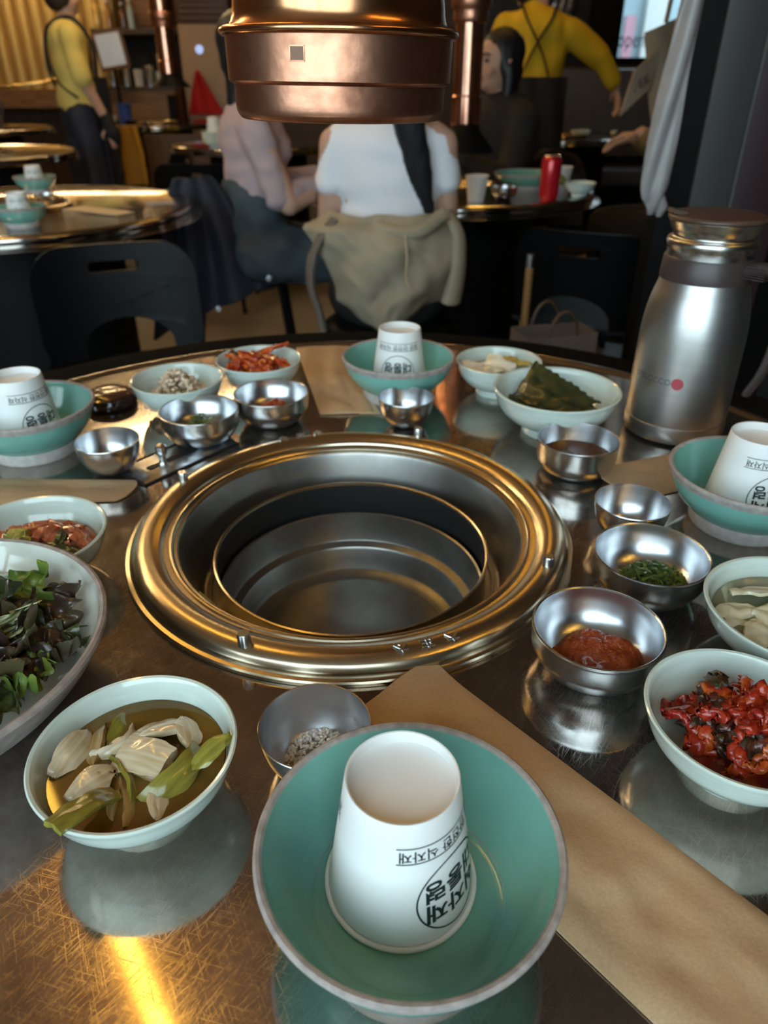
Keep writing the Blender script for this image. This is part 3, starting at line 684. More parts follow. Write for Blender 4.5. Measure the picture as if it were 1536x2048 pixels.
# --- radish kimchi, left
rb = mat('radish_kimchi_broth', (.45, .12, .04), .06, 0, col2=(.55, .30, .14), vscale=25, trans=.2)
liquid('orange-red kimchi broth in the bowl behind the salad plate', P(-.2765, .4760), [(.0470, .0245), (.0420, .0165), (.0300, .0095)], rb)
rk = mat('kimchi_radish', (.60, .22, .12), .22, 0, col2=(.40, .09, .04), vscale=60, sss=.1, coat=.5, stretch=(1, 6, 1))
rg_ = mat('kimchi_scallion', (.06, .09, .05), .3, 0, col2=(.14, .16, .05), vscale=60, coat=.4)
for i, (x, y, z, rz, rx, L, W, T, m, lab) in enumerate((
    (-.2640, .4870, .034, 80, 25, .026, .017, .007, rk, 'broad orange-pink radish slab in the left kimchi bowl'),
    (-.2450, .4860, .034, 118, 20, .030, .013, .009, rk, 'ridged red-brown radish stick at the right of the left kimchi bowl'),
    (-.2390, .4800, .031, 112, 10, .026, .010, .008, rk, 'short red radish stick by the rim of the left kimchi bowl'),
    (-.2850, .4920, .033, 40, 30, .034, .010, .005, rk, 'pale orange kimchi strip across the left kimchi bowl'),
    (-.2950, .4880, .033, 20, 20, .030, .010, .005, rk, 'thin orange kimchi strip at the far left of the left kimchi bowl'),
    (-.2540, .4840, .0345, 95, 50, .032, .007, .003, rg_, 'dark green scallion length between the radish pieces'),
    (-.2900, .4820, .0350, 10, 20, .016, .010, .005, mat('yellow_green_stem', (.42, .40, .10), .25, coat=.4), 'yellow-green stem piece in the left kimchi bowl'),
    (-.2600, .4720, .0320, -25, 20, .040, .009, .003, rg_, 'dark scallion leaf at the front of the left kimchi bowl'),
    (-.2480, .4700, .0310, -40, 30, .030, .008, .003, rg_, 'dark scallion tip beside the salad plate rim'))):
    piece('radish_piece', bent(L, W, T, .35, .3, .1, .0025, i * 3.1), m, P(x, y, z), (math.radians(rx), 0, math.radians(rz)), lab, 'kimchi', 'pieces in the left kimchi bowl')

# --- crumbly white salad, far left
cr = mat('crumbled_tofu', (.74, .64, .52), .6, 0, col2=(.50, .34, .20), vscale=170, sss=.1)
def crumbs(name, n, ctr, R, H, smin, smax, m, label, cat, seed, z0=.010):
    rnd = random.Random(seed); bm = bmesh.new()
    for i in range(n):
        t = math.sqrt(rnd.random()); a = rnd.random() * 6.28; r = R * t
        z = z0 + rnd.random() ** .5 * H * (1 - t ** 1.5)
        s = rnd.uniform(smin, smax)
        g_ = bmesh.ops.create_icosphere(bm, subdivisions=1, radius=s)
        k = rnd.random() * 99
        q = Matrix.Rotation(rnd.random() * 6, 3, 'X') @ Matrix.Rotation(rnd.random() * 6, 3, 'Z')
        e = Vector((rnd.uniform(.7, 1.5), rnd.uniform(.6, 1.1), rnd.uniform(.5, 1)))
        for v in g_['verts']:
            c = v.co * (1 + .5 * noise.noise(v.co / s + Vector((k, 0, 0))))
            v.co = q @ Vector((c.x * e.x, c.y * e.y, c.z * e.z)) + Vector((r * math.cos(a), r * math.sin(a), z))
    return stuff(bmobj(name, bm, m, None, P(ctr[0], ctr[1], 0), None, 60), label, cat)
crumbs('crumbled_salad', 520, (-.2440, .8120), .0385, .040, .0020, .0042, cr, 'heap of crumbly off-white tofu salad in the far left celadon bowl', 'salad', 11, .014)

# --- pickled radish, far right ; white cabbage in broth
pw = mat('white_radish', (.74, .68, .55), .2, 0, col2=(.62, .52, .34), vscale=30, sss=.15, coat=.4)
py_ = mat('yellow_pepper_bits', (.62, .46, .10), .3, coat=.3)
clear = mat('clear_pickle_broth', (.42, .42, .26), .05, 0, trans=.5)
liquid('pale pickle broth in the far right radish bowl', P(.1441, .8777), [(.0455, .0265), (.0390, .0165), (.0280, .0095)], clear)
for i, (x, y, z, rz, rx, L, W, m, lab) in enumerate((
    (.1150, .8690, .037, 10, 20, .032, .022, pw, 'pale radish slice at the left of the far right pickle bowl'),
    (.1420, .8660, .041, -40, 35, .040, .020, pw, 'bright white radish slice standing in the far right pickle bowl'),
    (.1290, .8570, .036, 30, 15, .034, .020, pw, 'pale radish slice at the front of the far right pickle bowl'),
    (.1480, .8560, .037, -15, 10, .026, .014, pw, 'small radish slice at the front right of the far pickle bowl'),
    (.1630, .8860, .040, 60, 20, .022, .014, py_, 'yellow pickle cube at the back of the far right bowl'),
    (.1740, .8800, .038, 15, -15, .020, .012, py_, 'yellow pickle bit by the right rim of the far right bowl'),
    (.1560, .8930, .038, 85, 15, .020, .012, py_, 'small yellow pickle bit at the very back of the far right bowl'))):
    piece('radish_slice', bent(L, W, .004, .6, .5, .15, .002, i * 2.3), m, P(x, y, z), (math.radians(rx), .1, math.radians(rz)), lab, 'pickle', 'pickles in the far right bowl')
liquid('clear pale broth in the cabbage bowl at the right edge', P(.2775, .3830), [(.0518, .0290), (.0430, .0165), (.0310, .0095)], clear)
cab = mat('wilted_cabbage', (.66, .62, .46), .25, 0, col2=(.50, .46, .28), vscale=45, coat=.4, bump=.5, bscale=120)
for i, (x, y, z, rz, rx, L, W, lab) in enumerate((
    (.2440, .3880, .030, 15, 10, .034, .026, 'crinkled pale cabbage piece at the left of the right-edge bowl'),
    (.2700, .4090, .035, -10, -25, .044, .022, 'smooth white cabbage stem at the back of the right-edge bowl'),
    (.2500, .3680, .031, 60, 12, .034, .024, 'wilted cabbage leaf at the front of the right-edge bowl'),
    (.2740, .3800, .034, -30, 8, .044, .030, 'broad pale cabbage leaf in the middle of the right-edge bowl'),
    (.2980, .3700, .032, 20, 8, .040, .028, 'pale cabbage leaf at the far right of the right-edge bowl'))):
    piece('cabbage_piece', bent(L * 1.15, W * 1.1, .0022, .55, .45, .15, .0022, i * 5.3, 26, 16, LENS2), cab, P(x, y, z), (math.radians(rx), 0, math.radians(rz)), lab, 'cabbage', 'cabbage in the right-edge bowl')

# --- dark pickled leaves
pf = mat('pickled_perilla', (.020, .028, .012), .32, 0, col2=(.050, .050, .014), vscale=60, coat=.35, bump=.6, bscale=120)
def leaf_fn(L, W, fold, ruff, seed, lift=0.0):
    def fn(u, v):
        s = (u + 1) / 2; wd = W / 2 * max(.03, math.sin(PI * min(1, s * .93 + .06)) ** .75) * (1 + .05 * math.sin(46 * s + seed))
        x = L * (s - .5); y = v * wd
        z = -fold * v * v * W / 2 + ruff * noise.noise(Vector((u * 2.3, v * 2.1, seed))) + .0012 * math.cos(18 * v) * (1 - abs(v)) + lift * s * s
        return (x, y, z)
    return fn
for (x, y, z, rz, rx, ry, L, W, fo, lift, sd, lab) in (
    (.1900, .7480, .030, -25, 8, 0, .104, .074, .25, .0, 1, 'dark green pickled leaf lying flat at the bottom of the leaf bowl'),
    (.1950, .7400, .0325, -30, 12, 3, .104, .060, .15, .0, 2, 'dark green pickled leaf folded along the middle of the leaf bowl'),
    (.1900, .7260, .0335, -18, -14, 0, .096, .040, .5, .004, 3, 'crumpled olive pickled leaf at the front of the leaf bowl')):
    o = slab('perilla_leaf', leaf_fn(L, W, fo, .006, sd, lift), .0009, pf, None, 28, 14, P(x, y + .0125, z), (math.radians(rx), math.radians(ry), math.radians(rz)))
    tag(o, lab, 'leaf', 'pickled leaves in the large celadon bowl')

def standing(u, v):
    a = (u + 1) / 2; b_ = (v + 1) / 2
    A, Tp, R_, F_ = Vector((.1460, .7680, .030)), Vector((.1760, .8010, .0640)), Vector((.2400, .7360, .0375)), Vector((.1780, .7080, .0290))
    p = (A * (1 - a) + Tp * a) * (1 - b_) + (F_ * (1 - a) + R_ * a) * b_
    n = .0035 * noise.noise(Vector((u * 2, v * 2.4, 6))) + .0012 * math.cos(15 * (a - .45)) + .004 * math.sin(PI * b_) * (1 - a)
    ser = .0012 * math.sin(60 * b_) * max(0, a - .9) * 10
    return (p.x + ser, p.y + ser, p.z + n)
tag(slab('perilla_leaf', standing, .0009, pf, None, 22, 44, P(0, .0125, 0)), 'dark green pickled leaf standing up to a point above the bowl rim', 'leaf', 'pickled leaves in the large celadon bowl')

# --- sauces and seasonings in steel bowls
ssam = mat('red_soybean_paste', (.27, .030, .008), .16, 0, col2=(.36, .065, .014), vscale=260, coat=.4, bump=.8, bscale=520)
stuff(mound('soybean_paste', .0325, .0165, ssam, P(.1440, .3715, .0065), 2.0, .22, .72, math.radians(-8), 22, 72, .0016, 2.6), 'glossy red soybean paste scooped into the right front steel bowl', 'paste')
chil = mat('chilli_paste', (.42, .075, .014), .3, 0, col2=(.26, .03, .008), vscale=260, bump=.6, bscale=500)
stuff(mound('chilli_paste', .0275, .0190, chil, P(-.1285, .7825, .0065), 4.0, .3, .8, 0, 16, 48, .002, 2.0), 'spoonful of grainy red chilli paste in the far steel bowl', 'paste')
liquid('thin brown soy sauce in the deep steel bowl', P(.1945, .6600), [(.0355, .0170), (.0325, .0095), (.026, .0050)], mat('brown_sauce', (.11, .040, .016), .06, 0, trans=.1), 'sauce')
def chives(n, ctr, R, H, seed, label, z0):
    rnd = random.Random(seed); bm = bmesh.new()
    for i in range(n):
        t = math.sqrt(rnd.random()); a = rnd.random() * 6.28
        c = Vector((R * t * math.cos(a), R * .8 * t * math.sin(a), z0 + rnd.random() * H * (1 - t ** 2) + .0015 * t))
        d = Vector((rnd.uniform(-1, 1), rnd.uniform(-1, 1), rnd.uniform(-.5, .6))).normalized() * rnd.uniform(.0018, .0055)
        k = Vector((rnd.uniform(-1, 1), rnd.uniform(-1, 1), rnd.uniform(0, 1))) * .0012
        add_tube(bm, [c - d, c + k, c + d], rnd.uniform(.0006, .0013), 5, True, .5)
    return stuff(bmobj('chopped_chives', bm, mat('chopped_chive_green', (.035, .085, .020), .3, 0, col2=(.13, .20, .035), vscale=300, coat=.3), None, P(ctr[0], ctr[1], 0), None, 60), label, 'chives')
chives(420, (.2090, .4580), .0245, .015, 21, 'mound of wet chopped green chives in the right steel bowl', .0075)
chives(260, (-.2000, .7370), .0210, .023, 22, 'small pinch of chopped chives in the far left steel bowl', .0062)
salt = mat('coarse_salt', (.88, .88, .89), .25, 0, sss=.2)
crumbs('coarse_salt', 900, (-.0375, .2900), .0200, .019, .0006, .0013, salt, 'coarse white salt heaped in the small steel bowl', 'salt', 31, .0050)
crumbs('ground_pepper', 60, (.2110, .5300), .010, .002, .0003, .0006, M['eye'], 'pinch of ground black pepper in the right small steel bowl', 'pepper', 33, .0034)
crumbs('salt_grains', 45, (-.0500, .2820), .0100, .003, .0006, .0010, mat('brown_salt', (.36, .24, .18), .5), 'brownish seasoned salt grains at the left of the salt bowl', 'salt', 32, .0065)

# --- lettuce salad
lg = mat('lettuce_green', (.25, .33, .055), .32, 0, col2=(.10, .16, .03), vscale=35, sss=.15, bump=.4, bscale=70)
lp = mat('lettuce_purple', (.060, .032, .030), .30, 0, col2=(.075, .065, .026), vscale=30, sss=.05, coat=.3, bump=.5, bscale=70)
ld = mat('lettuce_dark_green', (.060, .085, .022), .32, 0, col2=(.050, .030, .025), vscale=25, coat=.25, bump=.4, bscale=70)
lr = mat('lettuce_rib', (.52, .55, .33), .3, 0, col2=(.36, .42, .18), vscale=25, sss=.2)
def ruffle(L, W, cup, seed, amp=.010):
    def fn(u, v):
        s = (u + 1) / 2; ed = abs(v) ** 2.2 + max(0, s - .6) * 1.4
        wd = W / 2 * (.30 + .70 * math.sin(PI * min(1, .12 + s * .78)) ** .8) * (1 + .05 * math.sin(23 * s + seed) + .05 * math.sin(47 * s + 2 * seed))
        x = L * (s - .5) + .006 * ed * math.sin(9 * v + seed); y = v * wd
        z = cup * (v * v * W / 2 + .5 * (s - .5) ** 2 * L) + amp * ed * (math.sin(11 * s * 2 + 5 * v + seed) * .45 + .35 * math.sin(31 * s + 9 * v) * abs(v) + noise.noise(Vector((u * 3.6, v * 3.6, seed)))) + .004 * noise.noise(Vector((u * 1.5, v * 1.5, seed + 4)))
        return (x, y, z)
    return fn
for i, (x, y, z, rz, rx, ry, L, W, cup, m, lab) in enumerate((
    (-.2480, .3950, .052, 25, 25, -10, .060, .050, .3, lg, 'bright green frilly lettuce leaf at the top of the salad plate'),
    (-.2700, .3850, .056, 70, 10, 10, .060, .050, .3, lg, 'light green lettuce leaf at the left edge of the salad'),
    (-.2230, .3830, .050, 10, 35, -15, .064, .055, -.3, lp, 'dark purple ruffled lettuce leaf at the upper right of the salad'),
    (-.2240, .3620, .052, -25, 10, 10, .070, .050, -.2, lp, 'purple-brown lettuce leaf across the middle of the salad'),
    (-.2080, .3560, .048, -8, -10, 12, .050, .034, .3, ld, 'dark green lettuce tip reaching the right rim of the salad plate'),
    (-.2480, .3520, .058, 55, 20, -8, .070, .048, .5, ld, 'folded dark green lettuce leaf in the centre of the salad'),
    (-.2230, .3290, .047, -20, -8, 8, .060, .046, .3, lg, 'yellow-green lettuce leaf at the lower right of the salad'),
    (-.2500, .3230, .055, -70, 10, 8, .070, .050, .4, lp, 'dark purple lettuce leaf at the lower left of the salad'),
    (-.2280, .3020, .045, -45, -10, 5, .060, .048, .4, ld, 'dark green lettuce leaf at the bottom of the salad'),
    (-.2520, .2900, .047, -95, 6, 4, .060, .046, .4, lp, 'purple lettuce leaf at the bottom edge of the salad'),
    (-.2750, .3450, .062, 160, 12, 0, .070, .056, .3, ld, 'dark lettuce leaf on top of the salad at the photo edge'),
    (-.3000, .3100, .056, 200, 8, 0, .070, .060, .3, lp, 'purple lettuce leaf on the far left of the salad plate'),
    (-.3150, .3700, .056, 120, 8, 0, .070, .060, .3, lg, 'green lettuce leaf on the far left of the salad plate'),
    (-.2560, .3960, .045, 140, 10, 0, .030, .022, .2, lr, 'pale crisp lettuce rib piece at the top of the salad'),
    (-.2400, .3400, .062, 62, 60, 0, .060, .018, .6, lr, 'curled pale-edged lettuce strip in the salad centre'),
    (-.2600, .3660, .060, 20, 0, 0, .050, .044, .4, lp, 'small purple lettuce leaf beside the bright green one'),
    (-.2300, .3440, .058, 80, 14, -10, .052, .040, .5, lp, 'brownish purple lettuce curl right of the salad centre'),
    (-.2150, .3420, .050, -60, 5, 10, .050, .038, -.3, lp, 'dark purple lettuce piece near the right wall of the salad plate'),
    (-.2380, .3120, .056, 30, 10, 5, .056, .042, .4, lp, 'purple-black lettuce piece low in the salad'),
    (-.2650, .3350, .066, -30, 8, 0, .056, .044, .4, lp, 'glossy purple lettuce leaf on top of the salad'))):
    o = slab('lettuce_leaf', ruffle(L, W, cup, i * 2.7), .0007, m, None, 48, 26, P(-.262 + (x + .262) * .80, .345 + (y - .345) * .82, z - .012), (math.radians(rx), math.radians(ry), math.radians(rz)))
    o.scale = (.86, .86, .86)
    tag(o, lab, 'lettuce', 'lettuce leaves on the salad plate')

# ================================================================== COPPER HOOD OVER OUR GRILL
hd = thing('exhaust_hood', 'round aged copper exhaust hood hanging over our grill', 'exhaust hood', (GX + .0005, GY, TZ + .322)); hd.rotation_euler = (0, math.radians(0.9), 0)
HR = .0705
lathe('skirt', curvept([(.048, .0060), (.057, .0012), (.0625, .0000), (.0655, .0025), (.0668, .0065), (.0672, .0190)], 4), M['copper'], hd, segs=96)
lathe('step', [(.0672, .0190), (.0688, .0196), (HR - .001, .0200)], M['copper'], hd, segs=96)
bm = bmesh.new(); add_lathe(bm, [(HR - .001, .0200), (HR, .0210), (HR + .0004, .0440)], 96); bmobj('drum', bm, M['copper'], hd)
lathe('rolled_rim', [(.0715 + .0030 * math.cos(a), .0465 + .0026 * math.sin(a)) for a in [i * 2 * PI / 12 for i in range(12)]], M['copperdome'], hd, segs=96, close=True)
lathe('dome', curvept([(.0700, .0475), (.0672, .0510), (.0655, .0560), (.0645, .0640), (.0610, .0740), (.0530, .0830), (.0400, .0895), (.028, .0930)], 5), M['copperdome'], hd, segs=96)
lathe('duct_pipe', [(.028, .0915), (.031, .0935), (.031, .110), (.028, .112), (.028, .40), (.033, .402), (.033, .42), (.030, .422), (.030, ZC - TZ - .322)], M['pipecopper'], hd, segs=48)
lathe('inner_funnel', [(.048, .0060), (.046, .020), (.030, .050), (.028, .0915)], M['gapblack'], hd, segs=64)
a = math.radians(-16.5)
fr = bmesh.new()
for s in (-1, 1):
    box(fr, (s * .0042, 0, 0), (.0006, .0008, .0076)); box(fr, (0, 0, s * .0036), (.0090, .0008, .0006))
ho = bmobj('square_hole', fr, M['copper'], hd, ((HR + .0002) * math.sin(a), -(HR + .0002) * math.cos(a), .0345), (0, 0, a))
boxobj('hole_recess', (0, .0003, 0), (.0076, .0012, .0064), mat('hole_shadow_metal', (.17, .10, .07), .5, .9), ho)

# ================================================================== CHAIRS
def poly2d(name, loops, depth, maxedge=.03):
    """filled 2-D outline with holes, extruded; returns a bmesh lying in the XZ plane (thickness along Y)"""
    cu = bpy.data.curves.new(name, 'CURVE'); cu.dimensions = '2D'; cu.fill_mode = 'BOTH'; cu.extrude = depth / 2
    for lp_ in loops:
        sp = cu.splines.new('POLY'); sp.points.add(len(lp_) - 1); sp.use_cyclic_u = True
        for p_, q in zip(sp.points, lp_): p_.co = (q[0], q[1], 0, 1)
    o = bpy.data.objects.new(name, cu); COL.objects.link(o); bpy.context.view_layer.update()
    me = bpy.data.meshes.new_from_object(o.evaluated_get(bpy.context.evaluated_depsgraph_get()))
    bpy.data.objects.remove(o); bpy.data.curves.remove(cu)
    bm = bmesh.new(); bm.from_mesh(me); bpy.data.meshes.remove(me); bmesh.ops.remove_doubles(bm, verts=bm.verts, dist=1e-5)
    bmesh.ops.triangulate(bm, faces=bm.faces)
    for _ in range(3):
        es = [e for e in bm.edges if e.calc_length() > maxedge]
        if es: bmesh.ops.subdivide_edges(bm, edges=es, cuts=1); bmesh.ops.triangulate(bm, faces=bm.faces)
    for v in bm.verts: v.co = Vector((v.co.x, -v.co.z, v.co.y))
    return bm
def rrect(x0, x1, z0, z1, r, n=6):
    out = []
    for (cx, cz, a0) in ((x1 - r, z1 - r, 0), (x0 + r, z1 - r, 90), (x0 + r, z0 + r, 180), (x1 - r, z0 + r, 270)):
        for i in range(n + 1): a = math.radians(a0 + 90 * i / n); out.append((cx + r * math.cos(a), cz + r * math.sin(a)))
    return out
def arch(x0, x1, z0, z1, n=12):
    return [(x0, z0)] + [((x0 + x1) / 2 - (x1 - x0) / 2 * math.cos(PI * i / n), z0 + (z1 - z0) * math.sin(PI * i / n) ** .7) for i in range(1, n)] + [(x1, z0)]
def chair(label, loc, rz):
    """faces local -Y; back panel at local +Y"""
    t = thing('dining_chair', label, 'chair', loc, rz, 'black plastic dining chairs')
    bm = poly2d('back', [rrect(-.20, .20, .44, .735, .080), rrect(-.062, .062, .668, .694, .0128), arch(-.105, .125, .462, .555)], .012)
    for v in bm.verts:
        s = (v.co.z - .44) / .295; v.co.y += .20 + .05 * s - .05 * (abs(v.co.x) / .2) ** 2.4
    bmobj('backrest', bm, M['blackplastic'], t, angle=30)
    slab('seat', lambda u, v: (.205 * u * (1 - .06 * v), .20 * v + .0, .455 - .012 * (1 - u * u) + .012 * max(0, v) ** 3 - .02 * max(0, -v - .7) ** 2), .012, M['blackplastic'], t, 12, 12)
    for sx in (-1, 1):
        tube('leg', [(sx * .16, -.15, .45), (sx * .20, -.20, 0)], .011, M['blackmetal'], t, 10)
        tube('leg', [(sx * .16, .16, .45), (sx * .20, .23, 0)], .011, M['blackmetal'], t, 10)
    tube('stretcher', [(-.165, -.155, .43), (-.165, .165, .43), (.165, .165, .43), (.165, -.155, .43)], .009, M['blackmetal'], t, 8)
    return t
ch0 = chair('empty black plastic chair with a grip slot, behind the far left of our table', (-.615, 1.70, 0), math.radians(20))
copy_thing(ch0, (-1.03, 2.74, 0), math.radians(-10), 'black plastic chair on the far side of the left background table')
copy_thing(ch0, (-.56, 2.93, 0), math.radians(96), 'black plastic chair under the woman in pink, with a dark jacket on it')
stl = thing('stool', 'black backless stool under the woman in the white shirt', 'stool', (.012, 2.24, 0))
lathe('seat', curvept([(0, .455), (.15, .455), (.19, .448), (.20, .435), (.19, .418), (0, .415)], 4), M['blackplastic'], stl, segs=40)
for k in range(4): tube('leg', [(.12 * math.cos(PI / 4 + k * PI / 2), .12 * math.sin(PI / 4 + k * PI / 2), .42), (.19 * math.cos(PI / 4 + k * PI / 2), .19 * math.sin(PI / 4 + k * PI / 2), 0)], .012, M['blackmetal'], stl, 8)
st2 = copy_thing(stl, (.385, 1.62, 0), .3, 'black backless stool behind our table, holding a paper bag')
copy_thing(ch0, (.66, 2.30, 0), math.radians(150), 'black plastic chair at the near right side of the women\'s table')
copy_thing(ch0, (-.95, 4.15, 0), math.radians(180), 'black plastic chair in front of the table with stacked bowls')
copy_thing(ch0, (-2.05, 6.45, 0), math.radians(180), 'black plastic chair in front of the farthest long table')
copy_thing(ch0, (-1.35, 4.55, 0), math.radians(-60), 'black plastic chair right of the second left table')
def round_chair(label, loc, rz):
    t = thing('round_back_chair', label, 'chair', loc, rz)
    m = mat('dark_brown_leather', (.030, .017, .010), .45)
    slab('backrest', lambda u, v: (.19 * u * math.sqrt(max(.02, 1 - max(0, v) ** 2)) , .20 - .07 * u * u, .66 + .16 * v), .03, m, t, 14, 12)
    lathe('seat', [(0, .44), (.20, .44), (.215, .455), (.20, .475), (0, .48)], m, t, segs=32)
    for sx in (-1, 1):
        for sy in (-1, 1): tube('leg', [(sx * .13, sy * .13, .44), (sx * .18, sy * .18, 0)], .013, M['blackmetal'], t, 8)
    return t
round_chair('dark brown round-backed chair at the right side of the women\'s table', (.80, 3.45, 0), math.radians(20))

# ================================================================== BACKGROUND TABLES
def bg_table(label, x, y, r=.52):
    t = thing('round_table', label, 'table', (x, y, 0), 0, 'round steel tables in the background')
    lathe('tabletop', [(.17, TZ), (r - .02, TZ), (r - .014, TZ + .003), (r - .010, TZ + .003)], M['bgtable'], t, segs=128)
    lathe('rolled_edge', curvept([(r - .010, TZ + .003), (r, TZ - .002), (r + .003, TZ - .012), (r, TZ - .028), (r - .012, TZ - .034), (0, TZ - .036)], 4), M['bgtable'], t, segs=128)
    lathe('grill_ring', curvept([(.172, TZ), (.176, TZ + .012), (.165, TZ + .014), (.155, TZ + .006), (.145, TZ - .01), (.12, TZ - .03), (0, TZ - .03)], 4), M['ring'], t, segs=64)
    lathe('pedestal', [(.30, TZ - .036), (.30, .05), (.32, .03), (.32, 0), (0, 0)], M['blackmetal'], t, segs=40)
    return t
bg_table('round steel table at the left with two teal bowls and cups', -1.15, 2.42, .54)
bg_table('round steel table where the two women sit, with a red can', .245, 2.93, .52)
bg_table('round steel table behind the left table, holding a big salad bowl', -2.22, 4.38, .52)
bg_table('round steel table with stacked celadon bowls, left of the copper hood', -.78, 5.02, .52)
bg_table('round steel table far at the back, in front of the wooden counter', -2.05, 7.45, .62)
bg_table('round steel table at the far left carrying a steel thermos', -3.25, 6.6, .55)
bg_table('round steel table beyond the staff member, near the bright window', 1.25, 5.70, .50)

# things on the left background table
teal_bowl('teal bowl with cup at the front of the left background table', P(-.975, 2.08), 'teal bowls on the left background table')
paper_cup('upturned paper cup in the front bowl of the left background table', P(-.975, 2.08, .0125), 35, 'paper cups on the left background table')
teal_bowl('teal bowl with cup at the back of the left background table', P(-1.215, 2.76), 'teal bowls on the left background table')
paper_cup('upturned paper cup in the back bowl of the left background table', P(-1.215, 2.76, .0125), 30, 'paper cups on the left background table')
o = slab('paper_packet', lambda u, v: (.115 * u, .036 * v * (1 - .1 * u), .0025), .003, M['kraftlight'], None, 8, 4, P(-.86, 2.34), (0, 0, math.radians(-30))); tag(o, 'pale paper packet on the left background table', 'packet', 'kraft packets on the left table')
o = slab('paper_packet', lambda u, v: (.10 * u, .036 * v, .0025), .003, M['kraftlight'], None, 8, 4, P(-1.43, 2.62), (0, 0, math.radians(-10))); tag(o, 'pale paper packet behind the bowls at the photo left edge', 'packet', 'kraft packets on the left table')
steel_bowl('small', 'small steel bowl between the two cups of the left background table', P(-1.06, 2.45), None)

# things on the women's table
can = thing('drink_can', 'red drink can standing on the women\'s table', 'can', P(.545, 2.60))
lathe('body', [(0, .004), (.024, .002), (.0265, 0), (.030, .006), (.033, .014), (.033, .112), (.0315, .120), (.027, .128)], mat('red_can_paint', (.55, .012, .020), .25, .3, coat=.5), can, segs=40)
lathe('top', [(.027, .128), (.0285, .130), (.0275, .132), (.0255, .129), (0, .129)], M['steel'], can, segs=40)
slab('pull_tab', lambda u, v: (.010 * u, .006 * v, .131), .001, M['steel'], can, 4, 3)
def upright_cup(label, loc, sc=1.0):
    t = thing('paper_cup', label, 'cup', loc)
    lathe('wall', [(CR1 * .97, .004), (CR1, .0), (CR0, CH - .003), (CR0 + .002, CH - .0015), (CR0, CH), (CR0 - .002, CH - .002), (CR1 - .001, .008)], M['cup'], t, segs=48)
    lathe('base', [(CR1 - .001, .008), (0, .008)], M['cup'], t, segs=48); t.scale = (sc,) * 3; return t
upright_cup('upright white paper cup at the left of the women\'s table, beside the copper pipe', P(.300, 2.56), 1.05)
upright_cup('upright white paper cup behind the red can', P(.640, 2.86))
o = bpy.data.objects.new('teal_bowl', TEAL_ME); COL.objects.link(o); o.location = P(.52, 2.88); o.scale = (1.75, 1.75, 1.0); tag(o, 'wide shallow teal dish behind the red can', 'dish')
celadon_bowl('celadon bowl at the right of the women\'s table', P(.665, 2.68))
steel_bowl('wide', 'steel bowl next to the upright cup on the women\'s table', P(.40, 2.62))
crumbs('green_salad', 90, (.60, 2.80), .045, .03, .006, .012, lg, 'small heap of green salad beside the red can', 'salad', 44, .030)

# things on the other tables
def bowl_stack(label_c, x, y, n):
    for k in range(n):
        celadon_bowl('celadon bowl of the stack %s, %s' % (label_c, ('lowest one', 'second from below', 'third from below', 'topmost one')[k]), P(x, y, k * .018), .075, .045, 'stacked celadon bowls')
    return n
bowl_stack('on the table left of the copper hood', -.98, 4.72, 3)
paper_cup('white paper cup on the bowl stack left of the copper hood', P(-.98, 4.72, .062), 200, 'cups on bowl stacks', printed=False).scale = (1.25,) * 3
bowl_stack('on the far back table', -2.42, 7.25, 2)
paper_cup('white paper cup on the bowl stack of the far back table', P(-2.42, 7.25, .048), 200, 'cups on bowl stacks', printed=False).scale = (1.25,) * 3
o = lathe('salad_bowl', [(0, .004), (.08, .004), (.09, 0), (.10, .004), (.155, .045), (.16, .06), (.152, .058), (.10, .015), (0, .010)], M['platecream'], None, P(-2.30, 4.06, .004), 64); tag(o, 'large cream salad bowl on the second left table', 'bowl')
crumbs('salad_heap', 120, (-2.30, 4.06), .12, .07, .012, .024, lr, 'heap of pale green salad in the large cream bowl', 'salad', 45, .03)
tg = thing('serving_tongs', 'steel serving tongs lying on the second left table', 'tongs', P(-1.98, 4.15), math.radians(-35))
for s in (-1, 1): slab('arm', lambda u, v, s=s: (.10 * u, s * .012 * (1 + u) + .006 * v, .006), .002, M['steel'], tg, 8, 2)
tj = thing('thermos_jug', 'steel thermos jug on the far left background table', 'thermos', P(-3.02, 6.35))
lathe('body', curvept([(0, 0), (.06, 0), (.062, .10), (.055, .16), (.042, .20), (.042, .235)], 4), M['thermos'], tj, segs=40)
lathe('lid', [(.042, .235), (.046, .240), (.044, .262), (0, .266)], M['steel'], tj, segs=40)
lathe('band', [(.0435, .195), (.0445, .20), (.0435, .215)], M['brownplastic'], tj, segs=40)
tube('handle', curvept([(.04, 0, .21), (.085, 0, .20), (.095, 0, .14), (.075, 0, .06)], 4), .009, M['brownplastic'], tj)
upright_cup('white cup at the far left edge, beside the distant thermos', P(-3.30, 6.30), 1.4)
celadon_bowl('pale dish on the table near the bright window', P(1.35, 5.62), .07, .04)
lathe_b = steel_bowl('small', 'shiny steel bowl on the table near the bright window', P(1.58, 5.60))

